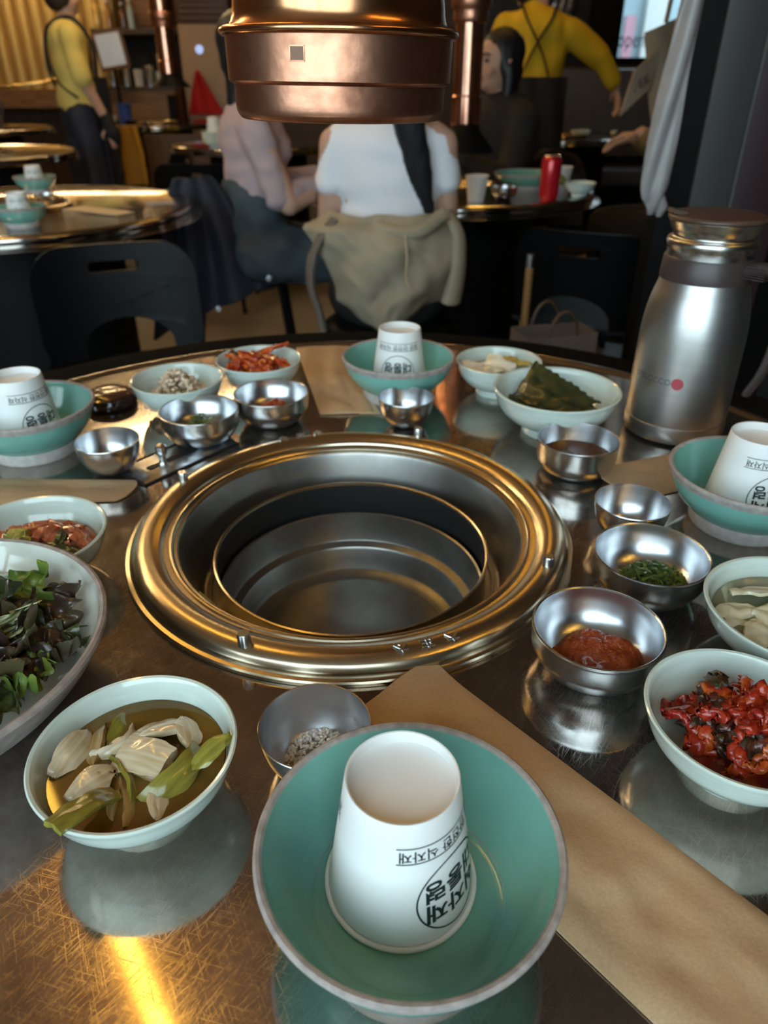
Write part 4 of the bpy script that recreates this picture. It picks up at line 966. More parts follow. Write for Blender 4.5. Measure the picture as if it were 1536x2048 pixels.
# ================================================================== COPPER PIPES OVER OTHER TABLES
def copper_pipe(label, x, y, z0, r=.055):
    t = thing('exhaust_pipe', label, 'exhaust pipe', (x, y, z0), 0, 'copper exhaust pipes over background tables')
    k = r / .055
    lathe('lower_sleeve', [(r * .80, 0), (r * .86, .004), (r * .86, .085), (r * .80, .09)], M['pipecopper'], t, segs=40)
    lathe('pipe', [(r * .80, .09), (r * .80, .30)], M['pipecopper'], t, segs=40)
    lathe('joint', curvept([(r * .80, .295), (r * .95, .30), (r * .98, .335), (r * 1.08, .34), (r * 1.10, .385), (r * 1.0, .39)], 3), M['copper'], t, segs=40)
    lathe('upper_pipe', [(r, .385), (r, ZC - z0)], M['pipecopper'], t, segs=40)
    lathe('bell_mouth', [(r * .80, .002), (r * .9, -.02), (r * 1.7, -.075), (r * 1.75, -.085), (r * 1.65, -.082), (r * .8, -.015)], M['blackmetal'], t, segs=40)
    return t
copper_pipe('copper exhaust pipe hanging just right of the big hood', .285, 2.88, .955, .060)
copper_pipe('copper exhaust pipe hanging in front of the back shelf', -1.62, 6.4, 1.12, .085)

# ================================================================== PEOPLE
def seg(bm, p1, r1, p2, r2, flat=1.0, side=None, n=14):
    """tapered capsule; flat<1 thins it along `side`-perpendicular direction"""
    p1 = Vector(p1); p2 = Vector(p2); d = p2 - p1; L = d.length
    t = d.normalized() if L > 1e-6 else Vector((0, 0, 1))
    x = Vector(side) if side is not None else (Vector((1, 0, 0)) if abs(t.x) < .9 else Vector((0, 1, 0)))
    x = (x - t * x.dot(t)).normalized(); y = t.cross(x)
    rings = []
    for k in range(5): a = -PI / 2 + k * PI / 2 / 4; rings.append((p1 + t * r1 * math.sin(a) * flat, max(1e-4, r1 * math.cos(a))))
    for k in range(5): a = k * PI / 2 / 4; rings.append((p2 + t * r2 * math.sin(a) * flat, max(1e-4, r2 * math.cos(a))))
    vr = [[bm.verts.new(c + x * r * math.cos(2 * PI * i / n) + y * r * flat * math.sin(2 * PI * i / n)) for i in range(n)] for c, r in rings]
    for a, b in zip(vr[:-1], vr[1:]):
        for i in range(n): bm.faces.new((a[i], a[(i + 1) % n], b[(i + 1) % n], b[i]))
    bm.faces.new(vr[0][::-1]); bm.faces.new(vr[-1])
def ell(bm, c, s, rot=None):
    g_ = bmesh.ops.create_uvsphere(bm, u_segments=20, v_segments=14, radius=1.0)
    R = rot if rot is not None else Matrix.Identity(3)
    for v in g_['verts']: v.co = R @ Vector((v.co.x * s[0], v.co.y * s[1], v.co.z * s[2])) + Vector(c)
def solid(name, bm, m, parent, voxel=.011, smooth=6, fold=0.0, fscale=14, fz=1.0):
    """fuse overlapping volumes into one continuous skin"""
    me = bpy.data.meshes.new(name); bmesh.ops.recalc_face_normals(bm, faces=bm.faces); bm.to_mesh(me); bm.free()
    o = bpy.data.objects.new(name, me); COL.objects.link(o)
    r = o.modifiers.new('r', 'REMESH'); r.mode = 'VOXEL'; r.voxel_size = voxel
    s = o.modifiers.new('s', 'SMOOTH'); s.iterations = smooth; s.factor = .5
    bpy.context.view_layer.update()
    nm = bpy.data.meshes.new_from_object(o.evaluated_get(bpy.context.evaluated_depsgraph_get()))
    bpy.data.objects.remove(o); bpy.data.meshes.remove(me)
    if fold:
        ns = [v.normal.copy() for v in nm.vertices]
        for v, n_ in zip(nm.vertices, ns): v.co += n_ * fold * noise.noise(Vector((v.co.x * fscale, v.co.y * fscale, v.co.z * fscale * fz)))
    return link(name, nm, m, parent, angle=180)
def hand(bm, wrist, d, nrm, side, curl=.5, s=1.0):
    """palm and five fingers; d = pointing direction, nrm = back-of-hand normal, side = +1/-1 thumb side"""
    d = Vector(d).normalized(); nrm = Vector(nrm); nrm = (nrm - d * nrm.dot(d)).normalized(); x = d.cross(nrm) * side
    w0 = Vector(wrist)
    seg(bm, w0, .024 * s, w0 + d * .075 * s, .036 * s, .42, x)
    for k, (off, L) in enumerate(((.028, .068), (.010, .077), (-.009, .072), (-.027, .056))):
        a = w0 + d * .085 * s + x * off * s; b = a + (d - nrm * curl * .5).normalized() * L * .52 * s; c = b + (d - nrm * curl * 1.6).normalized() * L * .48 * s
        seg(bm, a - d * .02 * s, .0095 * s, b, .0085 * s, 1, None, 8); seg(bm, b, .0085 * s, c, .0072 * s, 1, None, 8)
    a = w0 + d * .025 * s + x * .026 * s; b = a + (d * .55 + x * .75 - nrm * .2).normalized() * .040 * s; c = b + (d * .9 + x * .15 - nrm * .3).normalized() * .030 * s
    seg(bm, a, .012 * s, b, .0105 * s, 1, None, 8); seg(bm, b, .0105 * s, c, .0085 * s, 1, None, 8)
def head(bm, c, R):
    """skull, jaw, nose, ears in a frame whose +Y is the facing direction"""
    c = Vector(c); f = lambda p: c + R @ Vector(p)
    ell(bm, f((0, -.008, .025)), (.074, .092, .088), R); ell(bm, f((0, .022, -.045)), (.056, .062, .062), R)
    seg(bm, f((0, .070, -.075)), .020, f((0, .060, -.06)), .026)
    seg(bm, f((0, .088, .010)), .008, f((0, .104, -.022)), .012)
    for s in (-1, 1): ell(bm, f((s * .077, -.004, -.004)), (.012, .020, .032), R); ell(bm, f((s * .034, .066, -.03)), (.025, .02, .02), R)
def face_parts(parent, c, R):
    c = Vector(c); f = lambda p: c + R @ Vector(p)
    for s in (-1, 1):
        bm = bmesh.new(); ell(bm, f((s * .032, .081, .012)), (.013, .006, .0065), R); bmobj('eye', bm, M['eye'], parent)
        tube('eyebrow', [f((s * .016, .088, .030)), f((s * .034, .087, .035)), f((s * .050, .076, .030))], .0035, M['hair'], parent, 6)
    bm = bmesh.new(); ell(bm, f((0, .083, -.052)), (.022, .007, .007), R); bmobj('mouth', bm, M['lips'], parent)
def hair_cap(parent, c, R, m, length=0.0, extra=None, name='hair'):
    c = Vector(c); f = lambda p: c + R @ Vector(p); bm = bmesh.new()
    ell(bm, f((0, -.022, .040)), (.084, .096, .090), R); ell(bm, f((0, -.040, -.02)), (.080, .070, .070), R)
    for s in (-1, 1): ell(bm, f((s * .066, -.012, -.01)), (.022, .046, .06), R)
    if length:
        seg(bm, f((0, -.05, -.02)), .075, f((0, -.075, -length)), .050, .55, R @ Vector((1, 0, 0)))
        for s in (-1, 1): seg(bm, f((s * .070, -.01, -.02)), .028, f((s * .078, .005, -length)), .022)
    if extra: extra(bm, f)
    return solid(name, bm, m, parent, .010, 5, .004, 60, .2)
def person(label, loc, rz, segs, headc, headR, clothes, hair=None, hands=(), group=None, face=True, skinm=None):
    t = thing('person', label, 'person', loc, rz)
    bm = bmesh.new()
    for s in segs: seg(bm, *s)
    if headc is not None: head(bm, headc, headR)
    for h_ in hands: hand(bm, *h_)
    solid('body', bm, skinm or M['skin'], t, .0085, 4)
    for (nm, ss, m, fold, fs, fz) in clothes:
        b = bmesh.new()
        for s in ss: seg(b, *s)
        solid(nm, b, m, t, .013, 5, fold, fs, fz)
    if headc is not None and face: face_parts(t, headc, headR)
    if headc is not None and hair is not None: hair(t)
    return t
X3 = Vector((1, 0, 0))
def torso_seat(k=1.0):
    return [((0, 0, .54), .155 * k, (0, .0, .64), .140 * k, .68, X3), ((0, .0, .64), .138 * k, (0, .01, .78), .142 * k, .64, X3), ((0, .01, .78), .145 * k, (0, .005, .93), .160 * k, .60, X3),
            ((-.125, .0, .955), .052 * k, (.125, .0, .955), .052 * k, .9), ((0, .0, .96), .058, (0, .02, 1.06), .050)]
def legs_seat(r=1.0, knee=.42, kx=.10):
    out = []
    for s in (-1, 1): out += [((s * .085, .0, .535), .085 * r, (s * kx, knee, .50), .062 * r), ((s * kx, knee, .50), .058 * r, (s * kx, knee - .02, .12), .042 * r), ((s * kx, knee - .03, .055), .036, (s * kx, knee + .14, .035), .030)]
    return out
def mirror_arm(sh, el, wr, r=1.0, sides=(-1, 1)):
    out = []
    for s in sides:
        a = Vector((sh[0] * s, sh[1], sh[2])); b = Vector((el[0] * s, el[1], el[2])); c = Vector((wr[0] * s, wr[1], wr[2]))
        out += [(a, .050 * r, b, .039 * r), (b, .038 * r, c, .026 * r)]
    return out
I3 = Matrix.Identity(3)

# ---- woman in white, seen from behind (local +Y = away from the camera)
def pony(t):
    def ex(bm, f):
        seg(bm, f((.01, -.10, .02)), .034, f((.045, -.125, -.13)), .045, .6, X3); seg(bm, f((.045, -.125, -.13)), .045, f((.085, -.100, -.28)), .038, .55, X3); seg(bm, f((.085, -.100, -.28)), .038, f((.125, -.085, -.415)), .012, .5, X3)
    hair_cap(t, (0, .03, 1.155), I3, M['hair'], 0, ex)
arms = mirror_arm((.150, .0, .94), (.178, .05, .70), (.13, .23, .79), .85)
wm = person('woman in a white short-sleeved shirt sitting with her back to us, long black ponytail', (.012, 2.24, 0), 0,
       torso_seat(.92) + arms + legs_seat(), (0, .03, 1.155), I3,
       [('shirt', [((0, .005, .720), .142, (0, .01, .80), .140, .66, X3), ((0, .01, .80), .142, (0, .005, .925), .152, .62, X3), ((-.118, .0, .950), .054, (.118, .0, .950), .054, .95), ((0, 0, .96), .070, (0, .012, .990), .060)]
         + [((s * .132, .0, .945), .050, (s * .166, .014, .845), .045) for s in (-1, 1)], M['whitecotton'], .010, 8, 2.6),
        ('trousers', [((0, 0, .52), .165, (0, 0, .62), .155, .75, X3)] + [(a, r1 + .012, b, r2 + .014) for (a, r1, b, r2) in [q for q in legs_seat() if q[0][2] > .2]], M['blackcloth'], .008, 14, 1),
        ('shoe', [((s * .10, .38, .05), .045, (s * .10, .55, .04), .042) for s in (-1,)], M['white'], 0, 1, 1), ('shoe', [((s * .10, .38, .05), .045, (s * .10, .55, .04), .042) for s in (1,)], M['white'], 0, 1, 1)], pony,
       [((s * .13, .23, .79), (-s * .3, 1, -.15), (0, .1, 1), s, .5) for s in (-1, 1)])

# beige jacket tied around her waist: one draped sheet with folds
rows = [(.772, -.168, .182, .02), (.755, -.185, .192, .035), (.735, -.245, .200, .055), (.700, -.215, .206, .070), (.660, -.190, .208, .075), (.620, -.172, .204, .075), (.575, -.152, .190, .070), (.530, -.150, .150, .060), (.490, -.105, .100, .050), (.462, -.060, .050, .045)]
def jk(u, v):
    f = (v + 1) / 2 * (len(rows) - 1); i = min(int(f), len(rows) - 2); k = max(0, min(1, f - i)); a, b = rows[i], rows[i + 1]
    z, x0, x1, dp = [a[j] + (b[j] - a[j]) * k for j in range(4)]
    x = (x0 + x1) / 2 + (x1 - x0) / 2 * u
    y = -.120 - dp + .115 * abs(u) ** 2.2
    n = .020 * noise.noise(Vector((u * 2.2 + v * 1.5, v * 1.6, 3))) + .011 * math.sin(5.5 * u + 4.2 * v + 1.5 * math.sin(3 * v)) * (.4 + .6 * abs(v)) + .008 * noise.noise(Vector((u * 6, v * 5, 9)))
    return (x, y + n, z + .010 * noise.noise(Vector((u * 3, v * 3, 5))))
jt = thing('tied_jacket', 'beige jacket tied around the waist of the woman in white', 'jacket', (.012, 2.24, 0))
slab('jacket_back', jk, .006, M['beige'], jt, 40, 34)
tube('knotted_sleeve', curvept([(-.15, -.10, .76), (-.185, -.12, .72), (-.215, -.11, .66), (-.225, -.09, .58), (-.205, -.08, .50), (-.195, -.08, .44)], 5), [.020] * 10 + [.026] * 16, mat('dark_beige_lining', (.16, .13, .105), .85, bump=.4, bscale=18), jt, 12, None, None, .45)  # this sleeve is a darker grey-brown beige than the jacket back
tube('right_sleeve', curvept([(.165, -.08, .775), (.195, -.10, .72), (.200, -.10, .65), (.195, -.09, .58), (.185, -.085, .53)], 5), [.020 + .0012 * i for i in range(21)], M['beige'], jt, 12, None, None, .6)
tube('hood_roll', curvept([(-.03, -.150, .745), (.03, -.172, .735), (.09, -.165, .742), (.150, -.120, .775)], 5), .020, M['beige'], jt, 12)
tube('drawstring', curvept([(.045, -.195, .735), (.050, -.208, .68), (.048, -.212, .63), (.056, -.208, .60)], 4), .0028, M['kraftlight'], jt, 6)

# ---- woman in pink, in profile facing right
def phair(t): hair_cap(t, (0, .035, 1.165), I3, M['hair'], .16)
pl_arm = [(Vector((-.165, .0, .945)), .046, Vector((-.19, .06, .72)), .038), (Vector((-.19, .06, .72)), .037, Vector((-.10, .27, .775)), .026), (Vector((.165, .0, .945)), .046, Vector((.20, .09, .72)), .038), (Vector((.20, .09, .72)), .037, Vector((.10, .28, .775)), .026)]
person('woman in dusty pink top and dark jeans sitting in profile', (-.475, 2.86, 0), math.radians(-72),
       torso_seat(.92) + pl_arm + legs_seat(1, .40), (0, .035, 1.165), I3,
       [('top', [((0, .01, .745), .138, (0, .01, .82), .140, .78, X3), ((0, .01, .82), .142, (0, .01, .93), .155, .74, X3), ((-.125, .0, .952), .060, (.125, .0, .952), .060, .95), ((-.06, .075, .885), .066, (-.06, .070, .865), .064), ((.06, .075, .885), .066, (.06, .070, .865), .064)]
         + [((s * .16, .0, .945), .058, (s * .192, .05, .76), .050) for s in (-1, 1)] + [((s * .194, .055, .74), .048, (s * .115, .25, .775), .036) for s in (-1, 1)], M['pinkknit'], .010, 15, 2.0),
        ('jeans', [((0, 0, .52), .165, (0, .0, .66), .142, .80, X3), ((0, 0, .66), .140, (0, .005, .755), .137, .80, X3)] + [(a, r1 + .022, b, r2 + .026) for (a, r1, b, r2) in [q for q in legs_seat(1, .40) if q[0][2] > .2]], M['denim'], .020, 13, 1),
        ('shoe', [((s * .10, .36, .055), .046, (s * .10, .53, .042), .042) for s in (-1,)], M['white'], 0, 1, 1), ('shoe', [((s * .10, .36, .055), .046, (s * .10, .53, .042), .042) for s in (1,)], M['white'], 0, 1, 1)], phair,
       [((s * .10, .27, .775), (-s * .3, 1, -.1), (0, .1, 1), s, .5) for s in (-1, 1)])
# dark jacket hanging on her chair
def djk(u, v):
    t = (v + 1) / 2; wd = .055 + .15 * (t ** .8)
    x = -.665 + .045 * t + wd * u + .03 * t * math.sin(2 * u); y = 2.74 - .05 * t + .035 * u
    n = .022 * math.sin(9 * u + 2 * t) * (.3 + t) + .02 * noise.noise(Vector((u * 2, t * 3, 2)))
    return (x + .64, y + n - 2.70, .44 - .44 * t + .10 * t * u)
dj = thing('dark_jacket', 'dark navy jacket hanging over the chair of the woman in pink', 'jacket', (-.64, 2.70, .36))
slab('jacket_body', djk, .012, M['navy'], dj, 30, 26)
for (x, y, z) in ((-.605, 2.66, .37), (-.415, 2.68, .475)):
    lathe('snap_button', [(0, 0), (.011, .001), (.010, .006), (0, .008)], M['steel'], dj, (x + .64, y - 2.70, z - .36), 16, rot=(math.radians(90), 0, 0))

# ---- standing staff member at the left, yellow shirt and navy apron, side/back view
st = [((0, 0, .90), .150, (0, 0, 1.02), .130, .74, X3), ((0, 0, 1.02), .130, (0, .01, 1.16), .145, .68, X3), ((0, .01, 1.16), .145, (0, 0, 1.31), .155, .62, X3), ((-.12, 0, 1.335), .052, (.12, 0, 1.335), .052, .9), ((0, 0, 1.35), .056, (0, .03, 1.44), .050)]
def legs_stand(sx=.085, step=.10):
    o_ = []
    for s in (-1, 1): o_ += [((s * .08, 0, .88), .090, (s * sx, s * step * .5, .48), .062), ((s * sx, s * step * .5, .48), .058, (s * sx, s * step - .02, .10), .042), ((s * sx, s * step - .03, .055), .038, (s * sx, s * step + .13, .035), .030)]
    return o_
la = [(Vector((-.175, 0, 1.32)), .050, Vector((-.215, .02, 1.07)), .040), (Vector((-.215, .02, 1.07)), .039, Vector((-.215, .09, .86)), .028), (Vector((.175, 0, 1.32)), .050, Vector((.215, .03, 1.07)), .040), (Vector((.215, .03, 1.07)), .039, Vector((.20, .12, .87)), .028)]
def shair(t): hair_cap(t, (0, .02, 1.535), I3, mat('dark_brown_hair', (.022, .012, .007), .6, bump=.4, bscale=80), 0)
s1 = person('staff member in yellow shirt and navy apron standing at the left', (-2.00, 5.45, 0), math.radians(-62),
       st + la + legs_stand(), (0, .02, 1.535), I3,
       [('shirt', [((0, 0, .93), .165, (0, 0, 1.04), .155, .78, X3), ((0, 0, 1.04), .155, (0, 0, 1.30), .172, .70, X3), ((-.13, 0, 1.33), .066, (.13, 0, 1.33), .066, .95), ((0, 0, 1.36), .066, (0, .015, 1.40), .060)]
         + [((s * .165, 0, 1.325), .068, (s * .212, .015, 1.10), .062) for s in (-1, 1)], M['paleyellow'], .012, 10, 1),
        ('trousers', [((0, 0, .86), .158, (0, 0, .93), .155, .78, X3)] + [(a, r1 + .018, b, r2 + .022) for (a, r1, b, r2) in [q for q in legs_stand() if q[0][2] > .2]], M['navy'], .012, 9, 1),
        ('glove', [((-.215, .085, .885), .036, (-.213, .12, .79), .048), ((-.213, .12, .79), .046, (-.205, .15, .72), .024)], M['blackcloth'], .004, 30, 1),
        ('glove', [((.20, .115, .89), .036, (.197, .15, .79), .048), ((.197, .15, .79), .046, (.19, .18, .73), .024)], M['blackcloth'], .004, 30, 1),
        ('shoe', [((s * .085, s * .10 - .04, .05), .046, (s * .085, s * .10 + .14, .04), .042) for s in (-1,)], M['blackcloth'], 0, 1, 1), ('shoe', [((s * .085, s * .10 - .04, .05), .046, (s * .085, s * .10 + .14, .04), .042) for s in (1,)], M['blackcloth'], 0, 1, 1)], shair,
       [((-.213, .10, .83), (.05, .25, -1), (-1, 0, 0), 1, .5), ((.20, .13, .84), (-.05, .25, -1), (1, 0, 0), 1, .5)])
slab('apron', lambda u, v: (.19 * u, .10 + .085 * (1 - u * u) + .012 * math.sin(6 * u), .72 + .38 * v), .008, M['navy'], s1, 16, 14)
slab('apron_skirt', lambda u, v: (.175 * math.sin(u * 1.9), -.145 * math.cos(u * 1.9) * (1 if abs(u) < .99 else 1) * -1 * -1 if False else .13 * math.cos(u * 1.9) + .012 * math.sin(9 * u) * (1 - v), .66 + .27 * v), .008, M['navy'], s1, 28, 10)
for s in (-1, 1):
    tube('apron_strap', curvept([(s * .10, .125, 1.10), (s * .10, .130, 1.28), (s * .075, .04, 1.415), (s * .03, -.090, 1.375), (-s * .02, -.135, 1.25), (-s * .12, -.118, 1.08), (-s * .165, -.02, .985)], 5), .013, M['blackcloth'], s1, 8, None, None, .35)

# ---- second staff member at the back right, yellow sweater, leaning with outstretched arm
la2 = [(Vector((.17, 0, 1.30)), .052, Vector((.34, .06, 1.20)), .042), (Vector((.34, .06, 1.20)), .040, Vector((.46, .10, 1.06)), .028), (Vector((-.17, 0, 1.32)), .050, Vector((-.21, .05, 1.07)), .040), (Vector((-.21, .05, 1.07)), .039, Vector((-.16, .22, .95)), .028)]
def s2hair(t): hair_cap(t, (-.06, .06, 1.51), I3, M['hair'], 0)
s2 = person('staff member in yellow sweater at the back right, arm stretched over a table', (.80, 4.55, 0), math.radians(-6),
       st + la2 + legs_stand(), (-.06, .06, 1.51), I3,
       [('sweater', [((0, 0, 1.00), .160, (0, 0, 1.10), .155, .78, X3), ((0, 0, 1.10), .155, (0, 0, 1.30), .172, .72, X3), ((-.13, 0, 1.33), .068, (.13, 0, 1.32), .068, .95), ((0, 0, 1.36), .066, (-.02, .02, 1.41), .060), ((.16, 0, 1.305), .072, (.34, .06, 1.20), .062), ((.34, .06, 1.20), .060, (.445, .095, 1.08), .046), ((-.165, 0, 1.325), .068, (-.21, .05, 1.08), .056), ((-.21, .05, 1.08), .054, (-.165, .20, .96), .042)], M['yellow'], .012, 10, 1),
        ('trousers', [((0, 0, .86), .160, (0, 0, 1.00), .158, .78, X3)] + [(a, r1 + .02, b, r2 + .024) for (a, r1, b, r2) in [q for q in legs_stand() if q[0][2] > .2]], M['blackcloth'], .010, 9, 1),
        ('shoe', [((s * .085, s * .10 - .04, .05), .046, (s * .085, s * .10 + .14, .04), .042) for s in (-1,)], M['blackcloth'], 0, 1, 1), ('shoe', [((s * .085, s * .10 - .04, .05), .046, (s * .085, s * .10 + .14, .04), .042) for s in (1,)], M['blackcloth'], 0, 1, 1)], s2hair,
       [((.46, .10, 1.06), (.35, .15, -1), (1, .2, .3), -1, .6), ((-.16, .22, .95), (.2, 1, -.2), (0, 0, 1), -1, .6)])
slab('apron', lambda u, v: (.02 + .15 * u, -.165 - .03 * (1 - u * u) + .015 * math.sin(7 * u + 2 * v), .84 + .26 * v), .010, M['blackcloth'], s2, 14, 14)
for s in (-1, 1): tube('apron_strap', curvept([(s * .09, -.125, 1.05), (s * .03, -.138, 1.20), (-s * .06, -.120, 1.35), (-s * .09, -.02, 1.415), (-s * .09, .11, 1.30)], 5), .014, M['blackcloth'], s2, 8, None, None, .35)

# ---- dark-haired person across the women's table
def dhair(t): hair_cap(t, (0, .035, 1.145), I3, M['hair'], .30)
person('person with long black hair and black hooded jacket across the women\'s table', (.50, 3.52, 0), math.radians(118),
       torso_seat(.95) + mirror_arm((.172, .0, .945), (.215, .10, .72), (.10, .27, .80)) + legs_seat(), (0, .035, 1.145), I3,
       [('hooded_jacket', [((0, 0, .50), .185, (0, 0, .66), .175, .8, X3), ((0, 0, .66), .175, (0, 0, .92), .185, .76, X3), ((-.14, 0, .95), .075, (.14, 0, .95), .075, 1), ((-.06, -.08, .985), .055, (.06, -.08, .985), .055, .8)] + [((s * .17, 0, .94), .070, (s * .215, .10, .72), .060) for s in (-1, 1)] + [((s * .215, .10, .72), .058, (s * .11, .25, .80), .045) for s in (-1, 1)], M['blackcloth'], .012, 10, 1),
        ('trousers', [(a, r1 + .02, b, r2 + .022) for (a, r1, b, r2) in [q for q in legs_seat() if q[0][2] > .2]], M['blackcloth'], .008, 12, 1)], dhair,
       [((s * .10, .27, .80), (-s * .3, 1, 0), (0, 0, 1), s, .6) for s in (-1, 1)])
# ---- customer behind the second staff member
def chair_h(t): hair_cap(t, (0, .04, 1.145), I3, M['hair'], .06)
person('customer in dark brown clothes seated beyond the second staff member', (.98, 6.25, 0), math.radians(172),
       torso_seat(.95) + mirror_arm((.172, .0, .945), (.215, .12, .74), (.05, .20, .93)) + legs_seat(), (0, .04, 1.145), I3,
       [('jacket', [((0, 0, .50), .18, (0, 0, .66), .17, .8, X3), ((0, 0, .66), .17, (0, 0, .92), .18, .76, X3), ((-.14, 0, .95), .070, (.14, 0, .95), .070, 1)] + [((s * .17, 0, .94), .066, (s * .215, .12, .74), .056) for s in (-1, 1)] + [((s * .215, .12, .74), .054, (s * .075, .19, .90), .042) for s in (-1, 1)], mat('brown_cloth', (.035, .020, .012), .8), .010, 10, 1),
        ('trousers', [(a, r1 + .02, b, r2 + .022) for (a, r1, b, r2) in [q for q in legs_seat() if q[0][2] > .2]], M['blackcloth'], .008, 12, 1)], chair_h,
       [((s * .05, .20, .93), (-s * .3, .3, 1), (0, 1, 0), -s, .8) for s in (-1, 1)])
# ---- customer at the right, mostly behind the column: tan sleeve and hand
def rhair(t): hair_cap(t, (0, .035, 1.155), I3, M['hair'], 0)
person('customer in tan sleeves and dark vest seated behind the right column', (1.42, 3.42, 0), math.radians(75),
       torso_seat(1) + [(Vector((.175, 0, .945)), .050, Vector((.21, .13, .76)), .040), (Vector((.21, .13, .76)), .039, Vector((.14, .34, .86)), .028), (Vector((-.175, 0, .945)), .050, Vector((-.21, .10, .74)), .040), (Vector((-.21, .10, .74)), .039, Vector((-.16, .33, .90)), .028)] + legs_seat(), (0, .035, 1.155), I3,
       [('vest', [((0, 0, .50), .185, (0, 0, .66), .175, .8, X3), ((0, 0, .66), .175, (0, 0, .92), .18, .76, X3), ((-.13, 0, .95), .065, (.13, 0, .95), .065, 1)], M['blackcloth'], .01, 10, 1),
        ('sleeves', [((s * .17, 0, .94), .066, (s * .212, .115, .75), .056) for s in (-1, 1)] + [((.21, .13, .76), .054, (.15, .32, .85), .044), ((-.21, .10, .74), .054, (-.168, .30, .88), .044)], mat('tan_sleeve', (.20, .13, .055), .85), .008, 12, 1),
        ('trousers', [(a, r1 + .02, b, r2 + .022) for (a, r1, b, r2) in [q for q in legs_seat() if q[0][2] > .2]], M['blackcloth'], .008, 12, 1)], rhair,
       [((-.16, .33, .90), (.2, 1, -.15), (0, .1, 1), -1, .6), ((.14, .34, .86), (-.3, 1, -.15), (0, .1, 1), 1, .6)])

# ================================================================== RIGHT SIDE: COLUMN, HANGING THINGS, BENCH
col = bpy.data.objects.new('wall_column', None); COL.objects.link(col); col.location = (.74, 1.92, 0); col['kind'] = 'structure'; col['label'] = 'dark column right of our table'
boxobj('core', (.05, -.12, ZC / 2), (.34, .08, ZC), M['blackmetal'], col, .004)
boxobj('grey_panel', (-.012, -.165, ZC / 2), (.088, .014, ZC), mat('slate_grey_panel', (.052, .052, .050), .5), col, .002)
boxobj('edge_trim', (.034, -.174, ZC / 2), (.004, .004, ZC), mat('grey_trim', (.12, .12, .115), .4), col)
boxobj('brown_panel', (.092, -.165, ZC / 2), (.110, .012, ZC), mat('aubergine_panel', (.034, .017, .020), .5), col, .002)
structure(boxobj('wall_partition', (1.95, 2.25, .42), (2.0, .08, .84), M['darkwall'], None, .004))
boxobj('trim_1', (1.95, 2.25, .855), (2.02, .10, .02), mat('pale_ledge', (.45, .43, .40), .5))['kind'] = 'structure'

# translucent umbrella sleeve hanging along the column
pls = mat('frosted_plastic', (.36, .345, .345), .35, 0, var=.2, vscale=12, bump=.5, bscale=20)
def slv(u, v):
    t = (1 - v) / 2                       # 0 top .. 1 bottom
    wd = (.014 + .012 * min(1, t * 1.2)) * (1 - max(0, (t - .93) / .07) ** 2 * .75)
    return (wd * u + .006 * math.sin(5 * t), -.012 * (1 - u * u) + .006 * math.sin(4 * u + 9 * t), .92 - .60 * t * 1.0 + .02 * (1 - abs(u)) * -(1 if t > .95 else 0))
sv = thing('plastic_sleeve', 'long whitish plastic sleeve hanging beside the dark column', 'plastic sleeve', (.572, 1.66, .545))
slab('sleeve_body', lambda u, v: (slv(u, v)[0], slv(u, v)[1], slv(u, v)[2]), .010, pls, sv, 10, 40)
tube('knotted_end', [(.012, 0, .335), (.020, 0, .315), (.016, 0, .295)], [.010, .013, .006], pls, sv, 8)
tube('hanging_loop', [(0, 0, .90), (.01, .0, 1.2), (.0, .0, 1.7)], .006, pls, sv, 8)
# hook on the column carries it
tb = thing('tote_bag', 'tan canvas tote bag with dark printed letters hanging beside the column', 'bag', (.785, 2.20, .975))
tan = mat('tan_canvas', (.27, .195, .125), .85, 0, var=.2, vscale=8, bump=.4, bscale=30)
slab('bag_body', lambda u, v: (-.045 + .075 * u * (.22 + .78 * (v + 1) / 2) + .035 * (1 - v) / 2, .02 * u * u + .012 * math.sin(4 * u + 2 * v), .10 + .15 * v + .03 * u), .016, tan, tb, 14, 16)
fl = slab('folded_flap', lambda u, v: (-.118 + .034 * u + .010 * v, -.012 + .006 * u, .115 + .050 * v + .030 * u), .008, tan, tb, 8, 8)
me = text_mesh('FEE', .030); b = bmesh.new(); b.from_mesh(me)
for v in b.verts: x, y = v.co.x, v.co.y; v.co = Vector((-.118 + x * .85 - y * .35, -.0185, .108 + y * .85 + x * .65))
bmobj('print', b, mat('brown_print', (.06, .03, .02), .7), fl)
for s in (-1, 1): tube('strap', curvept([(-.045 + s * .03, 0, .24), (-.03 + s * .03, 0, .34), (.01, 0, .46)], 4), .006, tan, tb, 8)

bn = thing('bench', 'dark grey upholstered bench along the back right wall', 'bench', (2.2, 6.78, 0))
lea = mat('dark_grey_leather', (.12, .125, .145), .42, 0, var=.2, vscale=4, bump=.15, bscale=20)
boxobj('backrest', (0, .12, .84), (2.0, .12, .64), lea, bn, .02); boxobj('seat', (0, -.12, .40), (2.0, .46, .12), lea, bn, .02); boxobj('base', (0, -.08, .17), (2.0, .36, .34), M['blackmetal'], bn)
structure(boxobj('trim_2', (1.75, 6.96, 1.165), (1.5, .06, .03), M['brownwall']))
structure(boxobj('trim_3', (1.74, 6.92, 2.02), (.20, .14, 1.7), M['blackmetal']))
crt = slab('plastic_curtain', lambda u, v: (1.37 + .08 * u + .05 * (v - .2), 6.85 + .03 * math.sin(9 * u) + .03 * noise.noise(Vector((u * 2, v * 4, 1))), 1.42 + .24 * v), .01, mat('silvery_plastic', (.30, .30, .31), .25, .6, bump=.8, bscale=30), None, 14, 24)
tag(crt, 'crumpled silvery plastic sheet hanging left of the bright window', 'plastic sheet')
lt = text_mesh('open', .16); b = bmesh.new(); b.from_mesh(lt)
for v in b.verts: v.co = Vector((2.02 + v.co.x * .7, 7.045, 1.36 + v.co.y))
